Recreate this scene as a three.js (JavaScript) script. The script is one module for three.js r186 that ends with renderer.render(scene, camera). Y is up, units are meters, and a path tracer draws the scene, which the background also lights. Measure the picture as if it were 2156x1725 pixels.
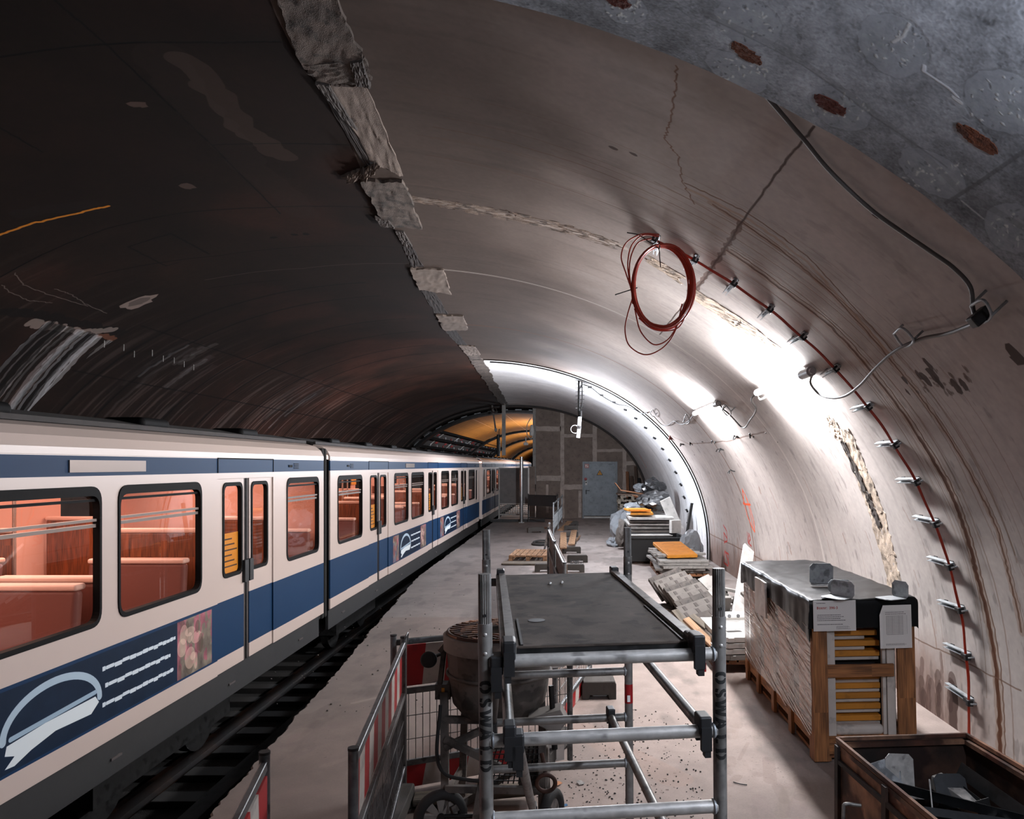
import * as THREE from 'three';
import { mergeGeometries, toCreasedNormals } from 'three/addons/utils/BufferGeometryUtils.js';
import { RoundedBoxGeometry } from 'three/addons/geometries/RoundedBoxGeometry.js';
import { RectAreaLightUniformsLib } from 'three/addons/lights/RectAreaLightUniformsLib.js';

// ---------------------------------------------------------------- camera, exposure, lamps
const scene = new THREE.Scene();
scene.background = new THREE.Color(0x000000);
const FOC = 1600, VX = 1205, VY = 980, EYE = 2.5;                  // focal length and vanishing point in pixels of a 2156 x 1725 frame
const camera = new THREE.PerspectiveCamera(2 * Math.atan(862.5 / FOC) * 180 / Math.PI, 2156 / 1725, 0.05, 200);
camera.position.set(0, EYE, 0);
camera.setViewOffset(2156, 1725, 1078 - VX, 862.5 - VY, 2156, 1725); // a level camera with a shifted lens
scene.add(camera);
const renderer = new THREE.WebGLRenderer({ antialias: true });
renderer.toneMapping = THREE.LinearToneMapping;
renderer.toneMappingExposure = 0.92;
renderer.shadowMap.enabled = true;
RectAreaLightUniformsLib.init();
const TUBE = { wall1: 560, wall2: 540, far: 1900, behind: 240 };      // radiance of the tube lamps
const COOL = 0xeef4ff, NEUTRAL = 0xf6f7fb, WARM = 0xffd2c0;
const CABIN = 5.0, STATION = 20;                                     // radiance of the train's ceiling strips, of the lamps in the far tunnel

// ---------------------------------------------------------------- helpers
const V = (x, y, z) => new THREE.Vector3(x, y, z);
let seed = 7;
const rnd = () => { seed = (seed + 0x6d2b79f5) | 0; let t = Math.imul(seed ^ (seed >>> 15), 1 | seed); t = (t + Math.imul(t ^ (t >>> 7), 61 | t)) ^ t; return ((t ^ (t >>> 14)) >>> 0) / 4294967296; };
const rr = (a, b) => a + (b - a) * rnd();
const lerp = THREE.MathUtils.lerp, clamp = THREE.MathUtils.clamp, sstep = THREE.MathUtils.smoothstep;
const TAB = new Float32Array(65536); for (let i = 0; i < 65536; i++) TAB[i] = rnd();
function vn(x, y, per = 256) {                                      // smooth value noise that repeats every `per`
  const xi = Math.floor(x), yi = Math.floor(y); let fx = x - xi, fy = y - yi; fx = fx * fx * (3 - 2 * fx); fy = fy * fy * (3 - 2 * fy);
  const m = (a) => ((a % per) + per) % per, x0 = m(xi), x1 = m(xi + 1), y0 = m(yi) << 8, y1 = m(yi + 1) << 8;
  const a = TAB[y0 + x0], b = TAB[y0 + x1], c = TAB[y1 + x0], d = TAB[y1 + x1];
  return a + (b - a) * fx + (c - a) * fy + (a - b - c + d) * fx * fy;
}
function fbm(x, y, o = 4, per = 256) { let s = 0, a = 0.5, n = 0; for (let i = 0; i < o; i++) { s += a * vn(x, y, per); n += a; x *= 2; y *= 2; per = Math.min(256, per * 2); a *= 0.5; } return s / n; }
const used = {};
function numbered(n) { if (!(n in used)) { used[n] = 0; return n; } used[n]++; return n + '_' + String(used[n]).padStart(3, '0'); }
function sh(o) { o.traverse((c) => { if (c.isMesh) { c.castShadow = true; c.receiveShadow = true; } }); return o; }
function thing(name, label, category, pos = [0, 0, 0], turn = 0, group) {
  const o = new THREE.Group(); o.name = numbered(name); o.position.set(...pos); o.rotation.y = turn;
  o.userData = { label, category }; if (group) o.userData.group = group;
  scene.add(o); return o;
}
function struct(name, label) { const o = new THREE.Group(); o.name = numbered(name); o.userData = { kind: 'structure' }; if (label) o.userData.label = label; scene.add(o); return o; }
function merged(geos) { const l = [].concat(geos).map((g) => (g.index ? g.toNonIndexed() : g)); for (const g of l) for (const k of Object.keys(g.attributes)) if (!['position', 'normal', 'uv'].includes(k)) g.deleteAttribute(k); return l.length === 1 ? l[0] : mergeGeometries(l); }
function part(parent, name, geos, mat, label) {
  const m = new THREE.Mesh(merged(geos), mat); m.name = name; if (label) m.userData.label = label;
  m.castShadow = m.receiveShadow = true; parent.add(m); return m;
}
function single(name, label, category, geos, mat, pos = [0, 0, 0], turn = 0, group) {
  const m = part(scene, numbered(name), geos, mat); m.position.set(...pos); m.rotation.y = turn;
  m.userData = { label, category }; if (group) m.userData.group = group; return m;
}
function copy(o, label, pos, turn, group) {
  const c = o.clone(); c.name = numbered(o.name.replace(/_\d{3}$/, '')); c.userData = { ...o.userData, label }; if (group) c.userData.group = group;
  if (pos) c.position.set(...pos); if (turn !== undefined) c.rotation.y = turn; scene.add(c); return c;
}
// texture coordinates in metres, u along the longest side
function uvm(g0) {
  const g = g0.index ? g0.toNonIndexed() : g0; g.computeBoundingBox(); const s = g.boundingBox.getSize(V(0, 0, 0)), p = g.attributes.position, uv = new Float32Array(p.count * 2);
  const order = [0, 1, 2].sort((a, b) => s.getComponent(b) - s.getComponent(a)), o = rnd() * 7, A = V(0, 0, 0), B_ = V(0, 0, 0), C_ = V(0, 0, 0);
  for (let i = 0; i < p.count; i += 3) {
    A.fromBufferAttribute(p, i); B_.fromBufferAttribute(p, i + 1).sub(A); C_.fromBufferAttribute(p, i + 2).sub(A); const n = B_.cross(C_);
    const ab = [Math.abs(n.x), Math.abs(n.y), Math.abs(n.z)], k = ab.indexOf(Math.max(...ab)), ax = order.filter((a) => a !== k);
    for (let j = 0; j < 3; j++) { uv[(i + j) * 2] = p.getComponent(i + j, ax[0]) + o; uv[(i + j) * 2 + 1] = p.getComponent(i + j, ax[1]) + o * 0.37; }
  }
  g.setAttribute('uv', new THREE.BufferAttribute(uv, 2)); return g;
}
const place = (g, x, y, z, rx = 0, ry = 0, rz = 0) => g.applyMatrix4(new THREE.Matrix4().makeRotationFromEuler(new THREE.Euler(rx, ry, rz)).setPosition(x, y, z));
const B = (w, h, d, x = 0, y = 0, z = 0, rx = 0, ry = 0, rz = 0) => place(uvm(new THREE.BoxGeometry(w, h, d)), x, y, z, rx, ry, rz);
const RB = (w, h, d, x = 0, y = 0, z = 0, r = 0.006, rx = 0, ry = 0, rz = 0, seg = 2) => place(uvm(new RoundedBoxGeometry(w, h, d, seg, Math.min(r, w / 2.01, h / 2.01, d / 2.01))), x, y, z, rx, ry, rz);
function between(g, p, q) { const d = q.clone().sub(p), m = new THREE.Matrix4().makeRotationFromQuaternion(new THREE.Quaternion().setFromUnitVectors(V(0, 1, 0), d.clone().normalize())); m.setPosition(p.clone().add(q).multiplyScalar(0.5)); return g.applyMatrix4(m); }
const C = (p, q, r, seg = 16, r2 = r) => between(uvm(new THREE.CylinderGeometry(r2, r, p.distanceTo(q), seg)), p, q);
function barBetween(p, q, w, h, side = V(0, 1, 0)) {                 // a box of w x h along p-q
  const y = q.clone().sub(p), L = y.length(); y.normalize(); const z = side.clone().addScaledVector(y, -side.dot(y)).normalize(), x = y.clone().cross(z);
  return uvm(new THREE.BoxGeometry(w, L, h)).applyMatrix4(new THREE.Matrix4().makeBasis(x, y, z).setPosition(p.clone().add(q).multiplyScalar(0.5)));
}
const T = (pts, r, seg = pts.length * 6, rad = 8, closed = false) => uvm(new THREE.TubeGeometry(new THREE.CatmullRomCurve3(pts, closed, 'centripetal'), seg, r, rad, closed));
const TOR = (R, r, x, y, z, rx = 0, ry = 0, rz = 0, a = 8, b = 32) => place(uvm(new THREE.TorusGeometry(R, r, a, b)), x, y, z, rx, ry, rz);
const LATHE = (pts, seg = 32) => uvm(new THREE.LatheGeometry(pts.map((p) => new THREE.Vector2(...p)), seg));
function shapeOf(pts) { const s = new THREE.Shape(); pts.forEach((p, i) => (i ? s.lineTo(...p) : s.moveTo(...p))); s.closePath(); return s; }
const EXT = (shape, depth, bevel = 0) => uvm(new THREE.ExtrudeGeometry(shape, { depth, bevelEnabled: bevel > 0, bevelSize: bevel, bevelThickness: bevel, bevelSegments: 1, curveSegments: 8 }));
function rrect(S, x0, y0, x1, y1, r) { S.moveTo(x0 + r, y0); S.lineTo(x1 - r, y0); S.quadraticCurveTo(x1, y0, x1, y0 + r); S.lineTo(x1, y1 - r); S.quadraticCurveTo(x1, y1, x1 - r, y1); S.lineTo(x0 + r, y1); S.quadraticCurveTo(x0, y1, x0, y1 - r); S.lineTo(x0, y0 + r); S.quadraticCurveTo(x0, y0, x0 + r, y0); return S; }

// where things stand: a pixel of the photograph at a known distance, on the floor, or on the tunnel lining
const at = (px, py, Z) => V((px - VX) * Z / FOC, EYE - (py - VY) * Z / FOC, -Z);
const onFloor = (px, py, y = 0) => at(px, py, (EYE - y) * FOC / (py - VY));
const CXP = -2.67, Y0P = 0.3, AP = 6.3, BP = 5.0, NP = 2.12;
function profile(off) {
  const pts = []; for (let y = -0.2; y < Y0P - 0.01; y += 0.1) pts.push([CXP + AP - off, y]);
  for (let i = 0; i <= 400; i++) { const a = Math.PI * i / 400, c = Math.cos(a), s = Math.sin(a); pts.push([CXP + (AP - off) * Math.sign(c) * Math.abs(c) ** (2 / NP), Y0P + (BP - off) * Math.abs(s) ** (2 / NP)]); }
  for (let y = Y0P - 0.1; y > -1.1; y -= 0.1) pts.push([CXP - AP + off, y]);
  let l = 0; return pts.map((p, i) => { if (i) l += Math.hypot(p[0] - pts[i - 1][0], p[1] - pts[i - 1][1]); const a = pts[Math.max(0, i - 1)], b = pts[Math.min(pts.length - 1, i + 1)], dx = b[0] - a[0], dy = b[1] - a[1], h = Math.hypot(dx, dy); return { x: p[0], y: p[1], l, nx: -dy / h, ny: dx / h }; });
}
const PROF = new Map(); const prof = (off) => { if (!PROF.has(off)) PROF.set(off, profile(off)); return PROF.get(off); };
const mixP = (a, b, k) => ({ x: lerp(a.x, b.x, k), y: lerp(a.y, b.y, k), l: lerp(a.l, b.l, k), nx: lerp(a.nx, b.nx, k), ny: lerp(a.ny, b.ny, k) });
function alongP(l, off = 0) { const t = prof(off); let i = 1; while (i < t.length - 1 && t[i].l < l) i++; return mixP(t[i - 1], t[i], clamp((l - t[i - 1].l) / (t[i].l - t[i - 1].l), 0, 1)); }
function atX(x, off = 0) { const t = prof(off); let i = 4; while (i < t.length - 1 && t[i].x > x) i++; return mixP(t[i - 1], t[i], clamp((t[i - 1].x - x) / Math.max(1e-6, t[i - 1].x - t[i].x), 0, 1)); }
function onWall(px, py, off = 0) {
  const dx = (px - VX) / FOC, dy = -(py - VY) / FOC, t = prof(off), f = (p) => p.x * dy - (p.y - EYE) * dx;
  for (let i = 1; i < t.length; i++) { const a = f(t[i - 1]), b = f(t[i]); if (a * b <= 0 && t[i].x * dx + (t[i].y - EYE) * dy > 0) { const m = mixP(t[i - 1], t[i], a === b ? 0 : a / (a - b)), Z = Math.hypot(m.x, m.y - EYE) / Math.hypot(dx, dy); return { ...m, Z, p: V(m.x, m.y, -Z), n: V(m.nx, m.ny, 0).normalize() }; } }
  return { x: 0, y: 5, l: 9, Z: 5, p: V(0, 5, -5), n: V(0, -1, 0) };
}
const offWall = (px, py, d) => { const h = onWall(px, py); return h.p.addScaledVector(h.n, d); };

// ---------------------------------------------------------------- textures
function canvasOf(w, h, fn) {
  const cv = document.createElement('canvas'); cv.width = w; cv.height = h; const ctx = cv.getContext('2d');
  if (fn) { const im = ctx.createImageData(w, h), d = im.data; for (let y = 0, i = 0; y < h; y++) for (let x = 0; x < w; x++, i += 4) { const c = fn(x, y); d[i] = clamp(c[0], 0, 255); d[i + 1] = clamp(c[1], 0, 255); d[i + 2] = clamp(c[2], 0, 255); d[i + 3] = c[3] ?? 255; } ctx.putImageData(im, 0, 0); }
  return [cv, ctx];
}
function tex(cv, size, color = true) { const t = new THREE.CanvasTexture(cv); t.wrapS = t.wrapT = THREE.RepeatWrapping; t.magFilter = THREE.LinearFilter; if (color) t.colorSpace = THREE.SRGBColorSpace; if (size) t.repeat.set(1 / size, 1 / size); return t; }
const tile = (n, size, fn, color = true) => tex(canvasOf(n, n, (x, y) => fn(x / n, y / n))[0], size, color);
const TX = {
  rough: tile(512, 0.9, (u, v) => { const k = 150 + 110 * (fbm(u * 8, v * 8, 6, 8) - 0.5) + 60 * (vn(u * 256, v * 256) - 0.5); return [k, k, k]; }, false),
  dusty: tile(512, 1.1, (u, v) => { const k = 225 + 44 * (fbm(u * 6, v * 6, 6, 6) - 0.5) - 22 * sstep(fbm(u * 16 + 3, v * 16, 4, 16), 0.6, 0.75); return [k, k * 0.985, k * 0.97]; }),
  patchy: tile(512, 0.8, (u, v) => { const k = 205 + 120 * (fbm(u * 8, v * 8, 6, 8) - 0.5) - 50 * sstep(fbm(u * 12 + 3, v * 12, 4, 12), 0.58, 0.7); return [k, k * 0.98, k * 0.96]; }),
  wood: tile(512, 0.7, (u, v) => { const g = fbm(u * 2, v * 24 + 2 * fbm(u * 3, v * 3, 2, 3), 4, 24), s = vn(u * 6, v * 128, 128); const k = 0.72 + 0.42 * (g - 0.5) + 0.25 * (s - 0.5); return [235 * k, 225 * k, 212 * k]; }),
  metal: tile(512, 0.6, (u, v) => { const k = 205 + 60 * (fbm(u * 20, v * 20, 4, 20) - 0.5) - 60 * sstep(fbm(u * 9, v * 9 + 5, 4, 9), 0.56, 0.74); return [k, k * 0.995, k * 0.98]; }),
  rust: tile(512, 1.0, (u, v) => { const a = fbm(u * 7, v * 7, 6, 7), b = sstep(fbm(u * 5 + 9, v * 5, 5, 5), 0.42, 0.6), k = 0.6 + 0.9 * (a - 0.5); return [lerp(92, 168, b) * k * 1.4, lerp(60, 140, b) * k * 1.3, lerp(45, 118, b) * k * 1.25]; }),
  streak: tile(512, 0.8, (u, v) => { const k = 128 + 150 * (fbm(u * 3 + v * 2, v * 60, 3, 60) - 0.5) + 60 * (fbm(u * 8, v * 8, 3, 8) - 0.5); return [k, k, k]; }, false),
};
const SM = (o) => new THREE.MeshStandardMaterial(o), PM = (o) => new THREE.MeshPhysicalMaterial(o);
const M = {
  alu: SM({ color: 0x989693, metalness: 0.45, roughness: 0.45, map: TX.metal, bumpMap: TX.rough, bumpScale: 0.0006 }),
  aluBright: SM({ color: 0xd8d6d3, metalness: 0.4, roughness: 0.4, map: TX.metal, bumpMap: TX.rough, bumpScale: 0.0006 }),
  galv: SM({ color: 0xc0c6cc, metalness: 0.3, roughness: 0.45, map: TX.metal }),
  steelDark: SM({ color: 0x3a3a3b, metalness: 0.6, roughness: 0.45, map: TX.metal }),
  black: SM({ color: 0x101011, roughness: 0.55 }),
  rubber: SM({ color: 0x1c1b1a, roughness: 0.85, bumpMap: TX.rough, bumpScale: 0.002 }),
  clampM: SM({ color: 0x2b2c2e, roughness: 0.5, metalness: 0.3, map: TX.dusty }),
  red: SM({ color: 0xa8151a, roughness: 0.5, map: TX.dusty }),
  whitePaint: SM({ color: 0xc9c4be, roughness: 0.5, map: TX.dusty }),
  wood: SM({ color: 0xa8714a, roughness: 0.75, map: TX.wood, bumpMap: TX.streak, bumpScale: 0.001 }),
  woodPale: SM({ color: 0xd0a988, roughness: 0.8, map: TX.wood }),
  woodGrey: SM({ color: 0x8b857d, roughness: 0.85, map: TX.wood, bumpMap: TX.streak, bumpScale: 0.001 }),
  ply: SM({ color: 0x6b5446, roughness: 0.7, map: TX.wood }),
  yellow: SM({ color: 0xd9902c, roughness: 0.6, map: TX.dusty }),
  foam: SM({ color: 0xdcd6cf, roughness: 0.9, map: TX.dusty }),
  panelGrey: SM({ color: 0x9c9a97, roughness: 0.8, map: TX.dusty, bumpMap: TX.rough, bumpScale: 0.001 }),
  panelDark: SM({ color: 0x6c6763, roughness: 0.85, map: TX.dusty, bumpMap: TX.rough, bumpScale: 0.001 }),
  panelWhite: SM({ color: 0xd8d8d6, roughness: 0.6, map: TX.dusty }),
  concrete: SM({ color: 0x777470, roughness: 0.95, map: TX.dusty, bumpMap: TX.rough, bumpScale: 0.003 }),
  mixer: SM({ color: 0x69635e, roughness: 0.75, metalness: 0.1, map: TX.patchy, bumpMap: TX.rough, bumpScale: 0.002 }),
  mixerGrey: SM({ color: 0x8a8681, roughness: 0.75, metalness: 0.15, map: TX.dusty, bumpMap: TX.rough, bumpScale: 0.002 }),
  rustM: SM({ color: 0xd8cdc4, roughness: 0.75, metalness: 0.15, map: TX.rust, bumpMap: TX.rough, bumpScale: 0.002 }),
  rustDark: SM({ color: 0x5d504a, roughness: 0.7, metalness: 0.2, map: TX.rust, bumpMap: TX.rough, bumpScale: 0.002 }),
  cable: SM({ color: 0x9e2c12, roughness: 0.45 }),
  greyCable: SM({ color: 0x5c5a58, roughness: 0.55 }),
  paper: SM({ color: 0xe6e3de, roughness: 0.8 }),
  card: SM({ color: 0xc78d68, roughness: 0.9, map: TX.dusty }),
  bagBlack: PM({ color: 0x0c0d0f, roughness: 0.28, clearcoat: 0.5, clearcoatRoughness: 0.2 }),
  bagClear: PM({ color: 0x9ea3a8, roughness: 0.25, transmission: 0.45, thickness: 0 }),
  fence: SM({ color: 0x84878a, metalness: 0.65, roughness: 0.45, map: TX.metal }),
  fenceDark: SM({ color: 0x2e2f31, metalness: 0.2, roughness: 0.6, map: TX.dusty }),
};

// ---------------------------------------------------------------- tunnel lining
const SEAM = [[560, -30], [590, 60], [640, 140], [690, 180], [745, 320], [800, 455], [838, 490], [868, 566], [922, 664], [968, 728], [1010, 785], [1040, 830], [1060, 853]].map((p) => onWall(...p));
const seamL = (Z) => { let i = 1; while (i < SEAM.length - 1 && SEAM[i].Z < Z) i++; return lerp(SEAM[i - 1].l, SEAM[i].l, clamp((Z - SEAM[i - 1].Z) / (SEAM[i].Z - SEAM[i - 1].Z), 0, 1)); };
const LTOP = 10.6, LEND = prof(0)[prof(0).length - 1].l;
function lining(parent, name, Z0, Z1, lA, lB, off, nz, nl, mat, uvf, thick = 0.3, tilt = null) {
  const pos = [], nor = [], uv = [], idx = [], row = nl + 1;
  for (const s of [0, 1]) for (let i = 0; i <= nz; i++) for (let j = 0; j <= nl; j++) {
    let Z = lerp(Z0, Z1, i / nz); const l = lerp(lA(Z), lB(Z), j / nl), p = alongP(l, off); if (tilt && i === nz) Z += tilt(l);
    pos.push(p.x - s * thick * p.nx, p.y - s * thick * p.ny, -Z); nor.push(p.nx * (1 - 2 * s), p.ny * (1 - 2 * s), 0); uv.push(...uvf(Z, l));
  }
  const N = (nz + 1) * row, q = (a, b, c, d) => idx.push(a, b, c, b, d, c);
  for (let i = 0; i < nz; i++) for (let j = 0; j < nl; j++) { const a = i * row + j; q(a, a + 1, a + row, a + row + 1); q(N + a, N + a + row, N + a + 1, N + a + row + 1); }
  for (let j = 0; j < nl; j++) { q(j, N + j, j + 1, N + j + 1); const a = nz * row + j; q(a, a + 1, N + a, N + a + 1); }
  for (let i = 0; i < nz; i++) { const a = i * row; q(a, a + row, N + a, N + a + row); const b = a + nl; q(b, N + b, b + row, N + b + row); }
  const g = new THREE.BufferGeometry(); g.setAttribute('position', new THREE.Float32BufferAttribute(pos, 3)); g.setAttribute('normal', new THREE.Float32BufferAttribute(nor, 3)); g.setAttribute('uv', new THREE.Float32BufferAttribute(uv, 2)); g.setIndex(idx);
  return part(parent, name, g, mat);
}
// paints the lining of one stretch of tunnel: distances along the tunnel across, girth upwards
function liningTex(w, h, Z0, Z1, l0, l1, fn, draw) {
  const [cv, ctx] = canvasOf(w, h, (x, y) => fn(Z0 + (Z1 - Z0) * x / w, l1 - (l1 - l0) * y / h, x, y));
  const at2 = (Z, l) => [(Z - Z0) / (Z1 - Z0) * w, (l1 - l) / (l1 - l0) * h], px = (x, y) => { const k = onWall(x, y); return at2(k.Z, k.l); };
  const stroke = (pts, width, style, alpha = 1, jit = 0) => { ctx.globalAlpha = alpha; ctx.strokeStyle = style; ctx.lineWidth = width; ctx.lineCap = ctx.lineJoin = 'round'; ctx.beginPath();
    for (let i = 0; i < pts.length - 1; i++) for (let k = 0; k < 12; k++) { const t = k / 12, x = lerp(pts[i][0], pts[i + 1][0], t) + rr(-jit, jit), y = lerp(pts[i][1], pts[i + 1][1], t) + rr(-jit, jit); i + k ? ctx.lineTo(x, y) : ctx.moveTo(x, y); }
    ctx.lineTo(...pts[pts.length - 1]); ctx.stroke(); ctx.globalAlpha = 1; };
  const blot = (x, y, rx, ry, style, alpha = 1, n = 18, rot = 0) => { ctx.globalAlpha = alpha; ctx.fillStyle = style; ctx.beginPath(); for (let i = 0; i <= n; i++) { const a = i / n * 2 * Math.PI, k = rr(0.7, 1.15), X = rx * k * Math.cos(a), Y = ry * k * Math.sin(a); ctx.lineTo(x + X * Math.cos(rot) - Y * Math.sin(rot), y + X * Math.sin(rot) + Y * Math.cos(rot)); } ctx.fill(); ctx.globalAlpha = 1; };
  draw({ ctx, at2, px, stroke, blot, w, h });
  const uvf = (Z, l) => [(Z - Z0) / (Z1 - Z0), (l - l0) / (l1 - l0)];
  const map = tex(cv), bump = tex(cv, 0, false); for (const t of [map, bump]) t.wrapS = t.wrapT = THREE.ClampToEdgeWrapping;
  return [PM({ map, roughness: 0.9, bumpMap: bump, bumpScale: 0.004, specularIntensity: 0.3 }), uvf];
}
const pxs = (d, list) => list.map((p) => d.px(...p));
function plaster(Z, l, tone, dirt) {
  const n = fbm(Z * 2.2, l * 2.2, 5) - 0.5, f = fbm(Z * 26, l * 26, 2) - 0.5, drip = sstep(fbm(Z * 9, l * 1.1 + 40, 4), 0.56, 0.8), low = sstep(1.0 - l + 0.5 * fbm(Z * 3, l * 2, 3), 0.1, 0.9) * dirt, spots = sstep(fbm(Z * 13 + 60, l * 5, 3), 0.68, 0.78) * clamp(1.6 - l * 0.24, 0.15, 1);
  const k = 1 + 0.13 * n + 0.07 * f - 0.06 * drip - 0.13 * spots, streak = low * (0.55 + 0.6 * fbm(Z * 22, l * 2.4, 3));
  const crownDim = 1 - sstep(l + 1.6 * (fbm(Z * 0.8, l * 0.8 + 11, 3) - 0.5), 4.9, 8.4) * (dirt < 0.35 && tone[0] > 200 ? 0.1 : 0.53); tone = [tone[0] * crownDim, tone[1] * crownDim * (0.84 + 0.16 * crownDim), tone[2] * crownDim * (0.74 + 0.26 * crownDim)];  // crown painted darker and browner to imitate the weaker light there
  return [tone[0] * k * (1 - 0.30 * streak), tone[1] * k * (1 - 0.40 * streak), tone[2] * k * (1 - 0.44 * streak)];
}
const BROWN = 'rgb(74,42,24)', DARK = 'rgb(52,36,30)';
const wallRight = struct('wall_right', 'white plastered curved tunnel wall with rust streaks and joints');
{
  // nearest stretch
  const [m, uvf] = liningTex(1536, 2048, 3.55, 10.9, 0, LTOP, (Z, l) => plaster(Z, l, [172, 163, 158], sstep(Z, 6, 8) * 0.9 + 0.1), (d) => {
    const { stroke, blot, at2 } = d;
    for (let k = 0; k < 34; k++) { const Z = rr(5.35, 6.75), a = rr(0, 5), b = a + rr(2, 6); const pts = []; for (let i = 0; i <= 8; i++) pts.push(at2(Z + rr(-0.015, 0.015) + 0.12 * Math.sin(i + Z * 9) * 0.2, lerp(a, Math.min(b, 8.1), i / 8))); stroke(pts, rr(1, 4), BROWN, rr(0.08, 0.32), 0.8); }
    const s1 = pxs(d, [[1535, 530], [1640, 605], [1752, 690], [1844, 795], [1938, 927], [1991, 1014], [2029, 1108], [2056, 1210], [2085, 1330], [2103, 1480], [2106, 1600]]);
    const s2 = pxs(d, [[1500, 430], [1650, 530], [1750, 618], [1874, 757], [1931, 825], [1991, 912], [2070, 1051], [2100, 1115], [2125, 1215], [2150, 1330]]);
    const s3 = pxs(d, [[1440, 385], [1573, 448], [1700, 540], [1790, 640], [1880, 740]]);
    stroke(s1, 26, 'rgb(120,80,55)', 0.22, 3); stroke(s1, 9, BROWN, 0.75, 2.5); stroke(s1.slice(4), 13, BROWN, 0.7, 3); stroke(s1.map((p) => [p[0] - 16, p[1]]), 4, BROWN, 0.6, 2);
    stroke(s2, 16, 'rgb(120,80,55)', 0.25, 3); stroke(s2, 5, BROWN, 0.6, 2); stroke(s2.map((p) => [p[0] - 10, p[1]]), 2, BROWN, 0.5, 2); stroke(s3, 4, BROWN, 0.55, 2); stroke(s3.map((p) => [p[0] + 18, p[1] + 6]), 8, 'rgb(150,115,90)', 0.4, 3);
    stroke(pxs(d, [[1425, 140], [1420, 200], [1410, 255], [1400, 292], [1428, 330], [1436, 382], [1462, 430]]), 2, 'rgb(95,62,45)', 0.7, 2);
    const seam = pxs(d, [[1714, 266], [1640, 358], [1560, 468], [1530, 518], [1495, 570], [1455, 622], [1390, 702], [1350, 765]]);
    stroke(seam, 3, DARK, 0.75, 1.2); stroke(seam.slice(2, 6), 9, 'rgb(80,55,45)', 0.6, 3);
    for (const [x, y, r] of [[1292, 312, 6], [1334, 325, 6], [1844, 456, 4], [1935, 790, 9], [1950, 800, 12], [1965, 790, 14], [1978, 806, 9], [2012, 812, 12], [2030, 812, 10], [1905, 800, 7], [1912, 826, 6], [2138, 748, 16], [1955, 768, 10]]) { const p = d.px(x, y); blot(...p, r * 0.8, r * 1.2, 'rgb(60,48,43)', 0.8, 9); }
    for (let k = 0; k < 40; k++) { const p = d.px(rr(1930, 2040), rr(775, 830)); blot(...p, rr(2, 6), rr(2, 8), 'rgb(70,56,50)', 0.5, 7); }
    const joint = pxs(d, [[1800, 1285], [1918, 1340], [2027, 1392], [2150, 1455]]); stroke(joint, 2.5, 'rgb(96,70,58)', 0.7, 1.5);
    for (const Z of [10.72, 7.4, 9.2]) stroke([at2(Z, 0), at2(Z, 4), at2(Z, 9.6)], Z > 10 ? 3 : 1, Z > 10 ? 'rgb(235,228,220)' : 'rgb(120,95,84)', 0.6, 0.5);
    for (let k = 0; k < 26; k++) { const Z = rr(7, 10.8), l = rr(0.2, 2.6); stroke([at2(Z, l), at2(Z + rr(-0.05, 0.05), l - rr(0.1, 0.4))], rr(2, 9), 'rgb(112,80,66)', rr(0.1, 0.4), 2); }
    for (let k = 0; k < 20; k++) { const p = d.px(rr(1925, 2010), rr(1360, 1560)); stroke([p, [p[0] + rr(-4, 4), p[1] + rr(40, 150)]], rr(8, 34), 'rgb(58,40,34)', rr(0.3, 0.55), 4); }
    stroke(pxs(d, [[870, 420], [960, 432], [1075, 455], [1200, 487], [1310, 520]]), 26, 'rgb(222,205,192)', 0.35, 8);
  });
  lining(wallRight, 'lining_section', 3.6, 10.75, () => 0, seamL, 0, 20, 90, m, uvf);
  // middle stretch, up to the joint where the white begins
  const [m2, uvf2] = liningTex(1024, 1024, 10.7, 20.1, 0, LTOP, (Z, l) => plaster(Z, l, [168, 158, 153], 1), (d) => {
    const { stroke, at2, blot } = d, OR = 'rgb(236,84,38)', RD = 'rgb(178,40,34)';
    stroke([at2(15.05, 0), at2(15.05, 5), at2(15.05, 10)], 5, 'rgb(104,62,40)', 0.8, 0.6); stroke([at2(10.75, 0), at2(10.75, 10)], 3, 'rgb(235,228,220)', 0.6, 0.5); stroke([at2(19.7, 0), at2(19.7, 10)], 3, DARK, 0.5, 1);
    stroke(pxs(d, [[1487, 1120], [1585, 1169], [1650, 1205], [1700, 1230]]), 2, 'rgb(96,70,58)', 0.7, 1);
    stroke(pxs(d, [[1563, 1031], [1571, 1046], [1580, 1072], [1587, 1098], [1589, 1120], [1582, 1108], [1573, 1085], [1566, 1058], [1563, 1031]]), 4, OR, 0.95, 1); stroke(pxs(d, [[1565, 1061], [1580, 1063]]), 4, OR, 0.9, 1); stroke(pxs(d, [[1570, 1044], [1585, 1112]]), 3, OR, 0.9, 1);
    stroke(pxs(d, [[1523, 1106], [1530, 1118], [1531, 1140], [1525, 1142], [1524, 1122], [1531, 1134]]), 4, RD, 0.8, 1); stroke(pxs(d, [[1526, 1160], [1524, 1185], [1533, 1192], [1534, 1168], [1527, 1162], [1535, 1188]]), 4, RD, 0.8, 1); stroke(pxs(d, [[1573, 1122], [1575, 1142], [1577, 1124], [1580, 1135], [1576, 1144], [1582, 1150]]), 3, RD, 0.85, 1);
    for (let k = 0; k < 40; k++) { const Z = rr(11, 19.5), l = rr(0.2, 2.8); stroke([at2(Z, l), at2(Z + rr(-0.08, 0.08), l - rr(0.1, 0.6))], rr(1, 6), 'rgb(112,80,66)', rr(0.1, 0.45), 1.5); }
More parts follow.
